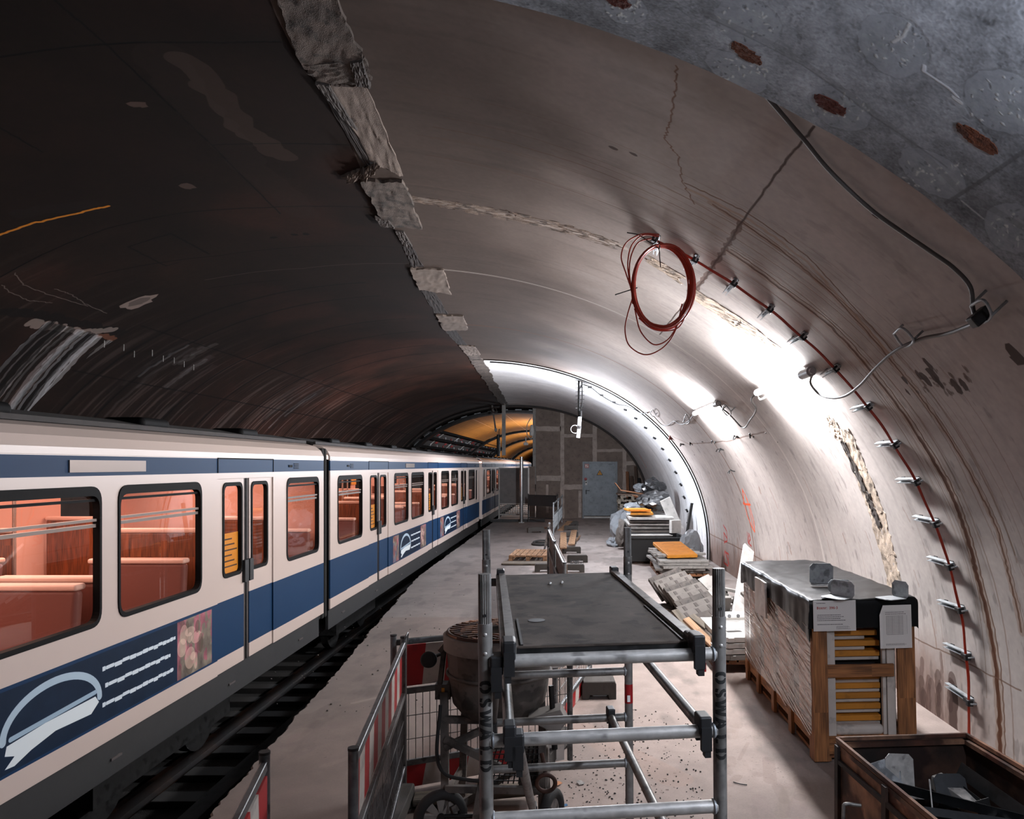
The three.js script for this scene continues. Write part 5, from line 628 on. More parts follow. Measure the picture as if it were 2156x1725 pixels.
// ---------------------------------------------------------------- concrete mixer
{
  const t = thing('concrete_mixer', 'dirty grey concrete mixer with a grated drum on a wheeled frame', 'concrete mixer', [-0.5, 0, -5.2]), R = 0.355;
  part(t, 'drum', LATHE([[0.02, 0.79], [0.16, 0.79], [0.25, 0.82], [0.315, 0.9], [0.335, 1.0], [R, 1.25], [R + 0.004, 1.29], [R - 0.02, 1.29], [R - 0.03, 1.2], [0.3, 0.9], [0.02, 0.85]], 48), M.mixer);
  part(t, 'rim_band', LATHE([[R + 0.004, 1.26], [R + 0.022, 1.262], [R + 0.024, 1.355], [R + 0.006, 1.365], [R - 0.02, 1.36], [R - 0.022, 1.28], [R + 0.004, 1.26]], 48), M.mixerGrey); part(t, 'drum_hoop', TOR(0.35, 0.012, 0, 1.1, 0, Math.PI / 2, 0, 0, 8, 48), M.mixer);
  const g = []; for (let k = -5; k <= 5; k++) { const o = k * 0.06, h = Math.sqrt(Math.max(0, (R - 0.02) ** 2 - o * o)); for (let j = 0; j < 9; j++) { const x0 = -h + 2 * h * j / 9, x1 = -h + 2 * h * (j + 1) / 9, zz = o + (j % 2 ? 0.016 : -0.016), zz2 = o + (j % 2 ? -0.016 : 0.016); g.push(barBetween(V(x0, 1.372, zz), V(x1, 1.372, zz2), 0.014, 0.03)); } } for (const o of [-0.22, 0, 0.22]) { const h = Math.sqrt((R - 0.02) ** 2 - o * o); g.push(B(0.014, 0.03, 2 * h, o, 1.365, 0)); }
  part(t, 'grate', g, M.rustM); part(t, 'grate_rim', TOR(R - 0.01, 0.014, 0, 1.37, 0, Math.PI / 2, 0, 0, 8, 48), M.rustM);
  part(t, 'hand_wheel', [LATHE([[0, -0.025], [0.04, -0.03], [0.054, -0.015], [0.054, 0.015], [0.04, 0.03], [0, 0.025]], 24).rotateX(1.3).translate(-0.46, 1.2, 0.12), C(V(-0.46, 1.2, 0.1), V(-0.4, 1.2, -0.05), 0.012, 10)], M.rubber); part(t, 'tilt_lever', [barBetween(V(-0.37, 1.27, 0.02), V(-0.39, 1.02, 0.1), 0.03, 0.02), barBetween(V(-0.34, 1.31, 0.05), V(-0.4, 1.24, 0.06), 0.03, 0.03), B(0.1, 0.1, 0.1, -0.37, 0.98, 0.06)], M.mixer); part(t, 'reflector', B(0.02, 0.05, 0.006, -0.365, 0.985, 0.115), M.yellow);
  // frame
  const leg = (x0, z0, x1, z1, y1 = 0.86) => part(t, 'leg', barBetween(V(x0, 0.1, z0), V(x1, y1, z1), 0.05, 0.05, V(0, 0, 1)), M.mixer);
  leg(-0.34, 0.16, -0.36, 0.1, 0.98); leg(0.3, 0.2, 0.3, 0.12); leg(-0.3, -0.32, -0.26, -0.2); leg(0.32, -0.3, 0.28, -0.2); leg(-0.14, 0.24, -0.06, 0.1, 0.7);
  for (const [a, b] of [[[-0.36, 0.8, 0.12], [0.32, 0.8, 0.14]], [[-0.34, 0.36, 0.17], [0.3, 0.36, 0.2]], [[-0.35, 0.62, 0.14], [-0.05, 0.75, 0.1]], [[-0.35, 0.68, 0.14], [0.02, 0.5, 0.16]], [[-0.34, 0.3, 0.16], [-0.3, 0.3, -0.32]], [[0.3, 0.3, 0.2], [0.32, 0.3, -0.3]], [[-0.3, 0.22, 0.18], [0.28, 0.42, -0.3]]]) part(t, 'cross_member', barBetween(V(...a), V(...b), 0.045, 0.035, V(0, 0, 1)), M.mixer);
  part(t, 'side_mesh', Array.from({ length: 11 }, (_, k) => barBetween(V(-0.1 + k * 0.035, 0.4, 0.19), V(-0.02 + k * 0.03, 0.66, 0.14), 0.006, 0.006)).concat(Array.from({ length: 7 }, (_, k) => barBetween(V(-0.1 + k * 0.01, 0.42 + k * 0.035, 0.19), V(0.28, 0.42 + k * 0.035, 0.19), 0.006, 0.006))), M.steelDark);
  part(t, 'hose', T([V(-0.38, 0.9, 0.13), V(-0.39, 0.55, 0.18), V(-0.34, 0.47, 0.2), V(-0.2, 0.44, 0.22), V(0, 0.43, 0.24)], 0.012, 50, 6), M.rubber);
  for (const x of [-0.37, 0.36]) { const w = part(t, 'wheel', TOR(0.145, 0.035, x, 0.18, 0.18, 0, x < 0 ? 0.35 : 1.2, 0, 12, 40), M.rubber), ry = x < 0 ? 0.35 : 1.2, m = new THREE.Matrix4().makeRotationY(ry).setPosition(x, 0.18, 0.18), sp = []; for (let k = 0; k < 8; k++) { const a = k / 8 * 2 * Math.PI; sp.push(EXT(shapeOf([[0.02, -0.01], [0.12, -0.03], [0.12, 0.03], [0.02, 0.01]]), 0.02).translate(0, 0, -0.01).rotateZ(a).applyMatrix4(m)); } part(w, 'wheel_rim', [uvm(new THREE.TorusGeometry(0.122, 0.014, 8, 36)).applyMatrix4(m), ...sp], M.mixerGrey); part(w, 'hub', uvm(new THREE.CylinderGeometry(0.026, 0.026, 0.08, 16)).rotateX(Math.PI / 2).applyMatrix4(m), M.steelDark); }
  part(t, 'axle', C(V(-0.37, 0.18, 0.18), V(0.36, 0.18, 0.18), 0.016, 10), M.steelDark);
  // outlet with handle
  part(t, 'outlet_chute', EXT(shapeOf([[0, 0], [0.2, 0.05], [0.24, -0.02], [0.18, -0.1], [0.06, -0.04]]), 0.16, 0.005).translate(0.22, 0.86, 0.12), M.mixerGrey); part(t, 'handle', [barBetween(V(0.36, 1.05, 0.2), V(0.38, 0.72, 0.22), 0.03, 0.02), C(V(0.38, 0.72, 0.22), V(0.385, 0.64, 0.22), 0.02, 12)], M.steelDark);
  part(t, 'motor_box', RB(0.2, 0.3, 0.24, 0.24, 0.48, 0.02, 0.03), M.mixer); part(t, 'tow_hook', [TOR(0.06, 0.014, 0.33, 0.45, 0.3, 0.2), C(V(0.33, 0.5, 0.3), V(0.3, 0.62, 0.24), 0.014, 8)], M.rustM);
  const b = single('wood_scrap', 'dirty wood scrap lying behind the mixer wheel', 'plank', RB(0.9, 0.05, 0.16, 0, 0, 0, 0.012), M.woodGrey, [-0.72, 0.07, -5.62], 0.1); b.rotation.z = 0.05; const b2 = single('wood_scrap', 'thin wood strip in front of the mixer wheel', 'plank', RB(0.7, 0.03, 0.08, 0, 0, 0, 0.008), M.woodPale, [-0.55, 0.05, -4.7], 0.9);
}
// loose feet of barriers
foot('rubber_block', 'big grey barrier foot with two holes lying behind the scaffold', [0.28, 0, -8.25], 0.05, undefined, 0.92).scale.set(0.5, 1.35, 1.3);
foot('rubber_block', 'dark barrier foot under the wire barrier below the scaffold deck', [-0.2, 0, -6.55], 1.3);
foot('rubber_block', 'barrier foot beside the mixer wheel under the left barrier', [-1.28, 0, -5.3], 1.6);

// ---------------------------------------------------------------- pallets, panels and boards
function palletGeo(t, w, d, mat, h = 0.144) { // w across, d deep, origin at the middle of the base
  for (const x of [-w / 2 + 0.05, 0, w / 2 - 0.05]) { for (const z of [-d / 2 + 0.07, 0, d / 2 - 0.07]) part(t, 'block', B(0.1, 0.078, 0.14, x, 0.061, z), mat); part(t, 'bottom_board', B(0.1, 0.022, d, x, 0.011, 0), mat); }
  for (const z of [-d / 2 + 0.07, 0, d / 2 - 0.07]) part(t, 'bearer', B(w, 0.022, 0.14, 0, 0.111, z), mat);
  const n = 7; for (let k = 0; k < n; k++) part(t, 'slat', B(w / n * (k % 2 ? 0.72 : 0.9), 0.022, d, -w / 2 + w / n * (k + 0.5), 0.133, 0), mat);
}
function pallet(label, pos, turn, w = 1.2, d = 0.8, mat = M.wood, group) { const t = thing('pallet', label, 'pallet', pos, turn, group); palletGeo(t, w, d, mat); return t; }
const ORD = ['lowest', 'second from below', 'third from below', 'fourth from below', 'fifth from below', 'sixth from below', 'seventh from below', 'eighth from below', 'ninth from below', 'topmost'];
// a grooved floor panel with notched edge
function panelThing(label, w, d, h, mat, pos, rot, group) { const t = thing('floor_panel', label, 'panel', pos, 0, group); t.rotation.set(...rot); part(t, 'panel_body', RB(w, h, d, 0, 0, 0, 0.006), mat); const n = Math.max(3, Math.round(w / 0.3)); part(t, 'edge_lug', Array.from({ length: n }, (_, k) => B(0.07, h * 0.8, 0.03, -w / 2 + w * (k + 0.5) / n, 0, d / 2 + 0.014)), mat); return t; }
{ // wooden pallet left of the board barriers, and a board in front of it
  pallet('light wooden pallet lying on the platform left of the board barriers', [-1.12, 0, -20.6], -0.06, 1.0, 1.5, M.woodPale); single('plank', 'wide grey board lying in front of the light wooden pallet', 'plank', RB(1.25, 0.035, 0.5, 0, 0, 0, 0.006), M.woodGrey, [-1.14, 0.03, -19.2], -0.04);
  foot('rubber_block', 'lone grey hollow block lying on the platform between the train and the barriers', [-1.36, 0, -28.2], 0.3, undefined, 0.85).scale.y = 1.4;
  const spots = [[-0.02, -31.5, 0.2], [-0.05, -29.2, 0], [-0.06, -26.5, 0.1], [-0.14, -24.2, 0.05], [-0.02, -21.6, 0], [0.13, -19.6, 0.05], [0.02, -17.8, 0], [-0.62, -17.9, 0.1]], P = foot('rubber_block', 'dark barrier foot under the pale planks, farthest of the row right of the barriers', [spots[0][0], 0, spots[0][1]], 0.2, 'barrier feet in a row right of the barriers', 0.72); P.scale.y = 1.3;
  const w = ['farthest', 'second farthest', 'third farthest', 'fourth farthest', 'with the next but one to the front', 'second nearest, by the tangled wire', 'nearest, just above the scaffold deck', 'alone at the left of the board barriers']; for (let i = 1; i < 8; i++) copy(P, 'dark barrier foot right of the barriers, ' + (i === 4 ? 'middle one of the row, clear of planks' : i === 7 ? 'the one standing alone left of the board barrier' : w[i] + (i < 4 ? ' of the row' : '')), [spots[i][0], 0, spots[i][1]], spots[i][2]);
  const pl = (label, p, q, wd, m = M.woodPale) => single('plank', label, 'plank', barBetween(p, q, wd, 0.03, V(0, 1, 0)), m);
  const bar2 = (label, p, q, wd, m = M.woodPale) => { const t = single('plank', label, 'plank', RB(wd, 0.035, p.distanceTo(q), 0, 0, 0, 0.005), m); t.position.copy(p.clone().add(q).multiplyScalar(0.5)); t.lookAt(q); return t; };
  bar2('pale plank leaning on the far barrier feet, its near end on the floor', onFloor(1180, 1117, 0.02), V(-0.1, 0.24, -30.6), 0.22); bar2('pale plank lying across the barrier feet, left one of the pair', onFloor(1186, 1155, 0.2), onFloor(1186, 1122, 0.2), 0.2); bar2('pale plank lying across the barrier feet, right one of the pair', onFloor(1203, 1147, 0.21), onFloor(1209, 1117, 0.21), 0.2); bar2('thin pale stick lying beside the right plank', onFloor(1212, 1141, 0.02), onFloor(1221, 1129, 0.1), 0.05); bar2('orange brown plank lying far away beside the grey hollow block', onFloor(1138, 1113, 0.02), onFloor(1155, 1111, 0.02), 0.14, M.wood);
  const w2 = []; for (let k = 0; k < 22; k++) { const q = onFloor(1195 + rr(0, 30), 1178 + rr(0, 14), 0.03 + rr(0, 0.1)); w2.push(q); } single('tangled_wire', 'tangle of thin wire on the floor by the barrier feet', 'wire', T(w2, 0.006, 160, 5), M.steelDark);
  single('hose_ring', 'dark hose ring lying on the platform by the board barriers', 'hose', [TOR(0.32, 0.035, 0, 0.04, 0, Math.PI / 2), TOR(0.3, 0.03, 0.02, 0.09, 0.02, Math.PI / 2 + 0.1)], M.rubber, onFloor(1142, 1148).toArray()); single('prop_pole', 'thin steel pole leaning against the board barrier beside the hose ring', 'pole', C(onFloor(1146, 1160, 0.03), at(1157, 1102, 20.5), 0.03, 10), M.galv);
}
{ // white boards right of the scaffold
  const X0 = 1.74, wdt = 0.9, z0 = -9.15, z1 = -10.4, zc = (z0 + z1) / 2;
  pallet('brown pallet under the white boards beside the crate', [X0 + wdt / 2, 0, zc], 0, wdt, 1.25, M.wood);
  const names = ['lowest grey board', 'lower pale board', 'upper pale board', 'top white board']; for (let k = 0; k < 4; k++) panelThing(names[k] + ' in the stack between scaffold and crate', wdt + rr(-0.04, 0.02), 1.22, 0.062, k < 1 ? M.panelGrey : M.panelWhite, [X0 + wdt / 2 + rr(-0.02, 0.02), 0.178 + k * 0.072, zc], [0, rr(-0.04, 0.04), 0]);
  const b = thing('wall_socket_strip', 'white double socket strip lying on the white boards', 'socket', [2.14, 0.47, -10.1], 0.1); part(b, 'strip_body', RB(0.42, 0.06, 0.11, 0, 0.03, 0, 0.012, 0.7), M.panelWhite); part(b, 'socket_hole', [-0.07, 0.05].map((x) => C(V(x, 0.035, 0.048), V(x, 0.04, 0.055), 0.024, 16)), M.steelDark);
  single('price_label', 'dark printed label on the top white board', 'label', B(0.2, 0.003, 0.12), M.panelGrey, [2.02, 0.461, -9.5], 0.2);
  for (const [k, [dx, dz, ry]] of [[0, 0, 0.5], [0.16, -0.3, 0.62], [-0.12, -0.5, 0.4]].entries()) { const s = single('wood_strip', ['pale wood strip, front one', 'pale wood strip, middle one', 'pale wood strip, rear one'][k] + ' of three leaning on the white boards', 'plank', RB(0.1, 0.04, 0.9, 0, 0, 0, 0.006), k ? M.woodGrey : M.woodPale, [1.7 + dx, 0.3, -9.6 + dz], ry); s.rotation.x = 0.5; }
}
M.panelDark2 = SM({ color: 0x554f4b, roughness: 0.85, map: TX.patchy });
{ // heap of slotted grey panels, toppled like dominoes
  const n = 10; for (let i = 0; i < n; i++) { const k = i / (n - 1), y = 0.42 - 0.1 * k - 0.14 * k * k; const t = panelThing('slotted grey panel toppled in the heap beside the scaffold, ' + ['rearmost of ten', 'second from the rear', 'third from the rear', 'fourth from the rear', 'fifth from the rear', 'sixth from the rear', 'seventh from the rear', 'eighth from the rear', 'ninth from the rear', 'frontmost of ten'][i], 0.62, 0.5, 0.07, i % 3 ? M.panelDark : M.panelDark2, [lerp(1.72, 1.92, k) + 0.12 * Math.sin(k * 3), y, lerp(-13.3, -11.0, k)], [0.75 - 0.25 * k, 0.42, rr(-0.05, 0.05)], 'toppled slotted panels'); part(t, 'groove', [-0.2, 0, 0.2].map((x) => B(0.05, 0.012, 0.42, x, 0.034, 0)), M.plate); }
  pallet('dark pallet half buried under the toppled slotted panels', [1.78, 0, -12.2], 0.42, 0.7, 1.6, M.ply);
  for (let i = 0; i < 10; i++) { const t = panelThing('broken grey slat in the rubble behind the leaning boards', rr(0.25, 0.6), rr(0.12, 0.3), 0.05, rnd() < 0.5 ? M.panelDark : M.panelGrey, [2.25 + rr(0, 0.75), rr(0.08, 0.4), -rr(12.4, 14)], [rr(-0.5, 0.5), rr(0, 3), rr(-0.5, 0.5)], 'broken slats in the rubble'); }
  const board = (label, a, b, c, m) => { const g = new THREE.BufferGeometry(), n = b.clone().sub(a).cross(c.clone().sub(a)).normalize().multiplyScalar(0.03), v = [a, b, c], w = v.map((p) => p.clone().add(n)), f = []; f.push(...v, w[2], w[1], w[0]); for (let i = 0; i < 3; i++) { const j = (i + 1) % 3; f.push(v[i], w[i], v[j], v[j], w[i], w[j]); } g.setAttribute('position', new THREE.Float32BufferAttribute(f.flatMap((p) => p.toArray()), 3)); g.computeVertexNormals(); return single('leaning_board', label, 'board', uvm(g), m); };
  board('long pointed dark board leaning over the rubble, upper one', at(1433, 1200, 14.5), at(1500, 1285, 12.2), at(1470, 1295, 12.2), M.panelDark); board('long pointed dark board leaning over the rubble, lower one', at(1448, 1212, 14.2), at(1505, 1330, 11.6), at(1478, 1270, 12), M.panelGrey);
}
single('white_plank', 'long white plank leaning against the wall behind the crate', 'plank', barBetween(onFloor(1552, 1318, 0.01), offWall(1598, 1152, 0.2), 0.24, 0.05, V(0, 0, 1)), M.panelWhite);
{ // pallet with grey panels and the orange one
  const zc = -17.6, xc = 2.45; pallet('orange brown pallet carrying the grey panels topped by the orange panel', [xc, 0, zc], 0, 1.05, 2.4, M.wood);
  for (let k = 0; k < 5; k++) panelThing('grey floor panel under the orange panel, ' + ['lowest of the stack', 'second from below', 'third from below', 'fourth from below', 'top one of the grey stack'][k], 1.08, 2.2, 0.05, k < 2 ? M.panelDark : M.panelGrey, [xc + rr(-0.06, 0.06), 0.175 + k * 0.056, zc + rr(-0.1, 0.1)], [0, rr(-0.09, 0.09), 0]);
  for (let k = 0; k < 5; k++) panelThing('narrow grey slat lying loose on the grey stack beside the orange panel', 1.1, 0.22, 0.05, M.panelGrey, [xc + rr(-0.1, 0.1), 0.45 + k * 0.012, zc - 0.9 + k * 0.36], [rr(-0.04, 0.04), rr(-0.3, 0.3), rr(-0.04, 0.04)], 'loose slats on the grey stack');
  const o = thing('orange_panel', 'ribbed orange panel lying on top of the grey panel stack', 'panel', [2.35, 0.56, -17.5], 0.12); o.rotation.x = 0.1; part(o, 'panel_body', RB(0.68, 0.07, 1.45, 0, 0, 0, 0.006), M.yellow); part(o, 'rib', Array.from({ length: 26 }, (_, k) => B(0.66, 0.006, 0.022, 0, 0.038, -0.7 + k * 0.0558)), M.yellow);
}
function blob(r, sx, sy, sz, sd, amp = 0.35, det = 4) { const g = new THREE.IcosahedronGeometry(r, det), p = g.attributes.position, v = V(0, 0, 0); for (let i = 0; i < p.count; i++) { v.fromBufferAttribute(p, i); const d = v.clone().normalize(), a = fbm(d.x * 2.2 + sd + 9, d.y * 2.2 + d.z * 1.7 + 9, 3), c = 1 - Math.abs(2 * fbm(d.x * 3.5 + sd + 30, d.z * 3.5 + d.y * 2.8 + 30, 3) - 1), k = 1 + amp * (a - 0.5) * 2 + 0.35 * amp * (c - 0.7); p.setXYZ(i, v.x * sx * k, Math.max(-0.82 * r * sy, v.y * sy * k), v.z * sz * k); } g.computeVertexNormals(); return uvm(g); }
const bag = (label, pos, g, m, name = 'plastic_bag') => single(name, label, 'bag', g, m, pos);
bag('crumpled clear plastic bag between the black skip and the wall', [2.9, 0.42, -18.7], blob(0.34, 0.85, 1.25, 0.8, 1), M.bagClear);
{ // black steel skip
  const t = thing('steel_skip', 'low black steel skip behind the orange panel', 'container', [2.15, 0, -19.9]), w = 1.36, d = 1.3, h = 0.64; part(t, 'front_plate', RB(w, h - 0.06, 0.04, 0, h / 2 + 0.03, d / 2, 0.008), M.black); part(t, 'back_plate', RB(w, h - 0.06, 0.04, 0, h / 2 + 0.03, -d / 2, 0.008), M.black); for (const s of [-1, 1]) part(t, 'side_plate', RB(0.04, h - 0.06, d, s * w / 2, h / 2 + 0.03, 0, 0.008), M.black); part(t, 'rim', [RB(w + 0.1, 0.05, 0.07, 0, h + 0.01, d / 2 + 0.02, 0.01), RB(w + 0.1, 0.05, 0.07, 0, h + 0.01, -d / 2 - 0.02, 0.01), RB(0.07, 0.05, d, -w / 2 - 0.02, h + 0.01, 0, 0.01), RB(0.07, 0.05, d, w / 2 + 0.02, h + 0.01, 0, 0.01)], M.steelDark); part(t, 'skid', [B(w, 0.07, 0.1, 0, 0.035, d / 2 - 0.1), B(w, 0.07, 0.1, 0, 0.035, -d / 2 + 0.1)], M.rustDark); part(t, 'bottom_plate', B(w, 0.03, d, 0, 0.08, 0), M.black);
  const g = thing('glass_sheet', 'thin glassy plate lying across the skip rim', 'sheet', [2.0, 0.69, -19.7], 0.05); part(g, 'sheet_body', B(1.1, 0.02, 0.5), M.panelGrey); part(g, 'sheet_edge', B(1.12, 0.012, 0.03, 0, 0.012, 0.25), M.panelWhite);
}
{ // stack of pale panels with orange ones and a black bag on top
  const X = 2.2, Z = -22.2; pallet('grey pallet below the tall pale panel stack', [X, 0, Z], 0, 1.25, 1.9, M.woodGrey); let y = 0.16;
  for (let k = 0; k < 10; k++) { const h = 0.05 + 0.02 * (k % 3 === 0); panelThing('pale notched panel in the tall stack behind the skip, ' + ORD[k], 1.25 - 0.02 * (k % 3), 1.9, h, k === 5 || k === 8 ? M.panelDark : k % 2 ? M.panelWhite : M.panelGrey, [X + rr(-0.05, 0.05), y + h / 2 + 0.015, Z + rr(-0.06, 0.06)], [0, rr(-0.04, 0.04), 0]); y += h + 0.032; }
  const oy = (x, yy, z, label, ry, m = M.yellow) => { const o = thing('orange_panel', label, 'panel', [x, yy, z], ry); part(o, 'panel_body', RB(0.62, 0.05, 0.9, 0, 0, 0, 0.006), m); part(o, 'panel_edge', B(0.64, 0.055, 0.03, 0, 0.01, 0.45), m); };
  oy(1.98, y + 0.07, -21.7, 'small orange panel on the pale stack, lower of two', -0.08); oy(1.86, y + 0.16, -21.9, 'small orange panel on the pale stack, upper of two', 0.1);
  const wb = single('white_board', 'white board leaning against the wall behind the pale stack', 'board', RB(0.32, 1.0, 0.04, 0, 0, 0, 0.006), M.panelWhite, [2.85, y + 0.02, -21.8], 0.2); wb.rotation.z = 0.42; const wb2 = single('white_offcut', 'white offcut standing on the skip beside the black bar', 'board', RB(0.3, 0.34, 0.12, 0, 0, 0, 0.01), M.panelWhite, [2.72, 0.88, -20.1], 0.5);
  bag('crumpled black rubbish bag on the pale panel stack', [2.45, y + 0.36, -22.6], blob(0.46, 1.05, 0.72, 0.9, 5, 0.45), M.bagBlack); bag('small black rubbish bag behind the cardboard box', [2.62, y + 0.7, -24.4], blob(0.36, 1, 0.9, 0.8, 8, 0.4), M.bagBlack);
  single('black_bar', 'black steel bar leaning against the white wall', 'bar', barBetween(V(2.95, 0.02, -20.3), V(3.22, 1.48, -20.45), 0.12, 0.06, V(1, 0, 0)), M.black);
}
{ // far pallet stack with cardboard
  const X = 2.05, Z = -26.9; for (let k = 0; k < 10; k++) { const t = pallet('weathered grey pallet in the far pallet stack, ' + ORD[k], [X + rr(-0.05, 0.05), k * 0.146, Z + rr(-0.05, 0.05)], rr(-0.04, 0.04), 0.85, 1.2, M.woodGrey, undefined); }
  const cb = single('cardboard_sheet', 'bent brown cardboard sheet on top of the far pallet stack', 'cardboard', [RB(0.85, 0.02, 0.9, 0, 0, 0, 0.004, 0, 0, -0.16), RB(0.3, 0.02, 0.8, -0.5, 0.2, 0, 0.004, 0, 0, -0.9)], M.card, [X + 0.05, 1.56, Z]); single('cardboard_sheet', 'dark flattened cardboard under the bent cardboard sheet', 'cardboard', RB(0.95, 0.05, 1.0, 0, 0, 0, 0.004), M.ply, [X, 1.485, Z]);
  const bx = thing('cardboard_box', 'open brown cardboard box beside the far pallet stack', 'box', [2.4, 1.28, -25.2], 0.3); part(bx, 'box_side', [B(0.4, 0.24, 0.012, 0, 0, 0.2), B(0.4, 0.24, 0.012, 0, 0, -0.2), B(0.012, 0.24, 0.4, -0.2, 0, 0), B(0.012, 0.24, 0.4, 0.2, 0, 0), B(0.4, 0.012, 0.4, 0, -0.12, 0)], M.card); part(bx, 'flap', [B(0.4, 0.012, 0.18, 0, 0.16, 0.27, -0.5), B(0.18, 0.012, 0.4, -0.28, 0.17, 0, 0, 0, -0.6)], M.card);
  bag('big crumpled heap of silvery plastic sheeting below the far pallet stack', [1.72, 0.44, -24.9], blob(0.52, 0.85, 1.1, 1.5, 12, 0.5), M.bagClear, 'plastic_sheeting'); bag('low crumpled silvery plastic trailing onto the floor', [1.3, 0.1, -23.6], blob(0.3, 0.9, 0.5, 1.3, 15, 0.5), M.bagClear, 'plastic_sheeting'); bag('pale crumpled plastic on the pale panel stack beside the pallets', [1.95, 1.22, -23.3], blob(0.34, 1.1, 0.5, 0.9, 18, 0.5), M.bagClear, 'plastic_sheeting');
  bag('dark plastic bundle leaning at the left of the pale panel stack', [1.5, 0.42, -22.6], blob(0.3, 0.6, 1.4, 0.9, 25, 0.5), M.panelDark, 'plastic_bundle'); bag('clear plastic bag on the cardboard of the far stack', [2.4, 1.7, -26.6], blob(0.26, 1, 0.7, 0.9, 21, 0.4), M.bagClear);
  for (const [k, [x, tx, h, m]] of [[2.56, 2.56, 2.2, M.wood], [2.76, 2.76, 2.0, M.ply], [2.95, 2.95, 2.45, M.ply], [3.11, 3.11, 1.9, M.steelDark], [3.27, 3.27, 1.6, M.ply]].entries()) single('leaning_plank', 'brown plank leaning in the far corner beside the steel door, ' + ['leftmost', 'second from the left', 'middle and tallest', 'the dark thin one', 'rightmost and shortest'][k], 'plank', barBetween(V(x, 0, -34.6), V(tx, h, -35.5), 0.13, 0.04, V(0, 0, 1)), m);
}

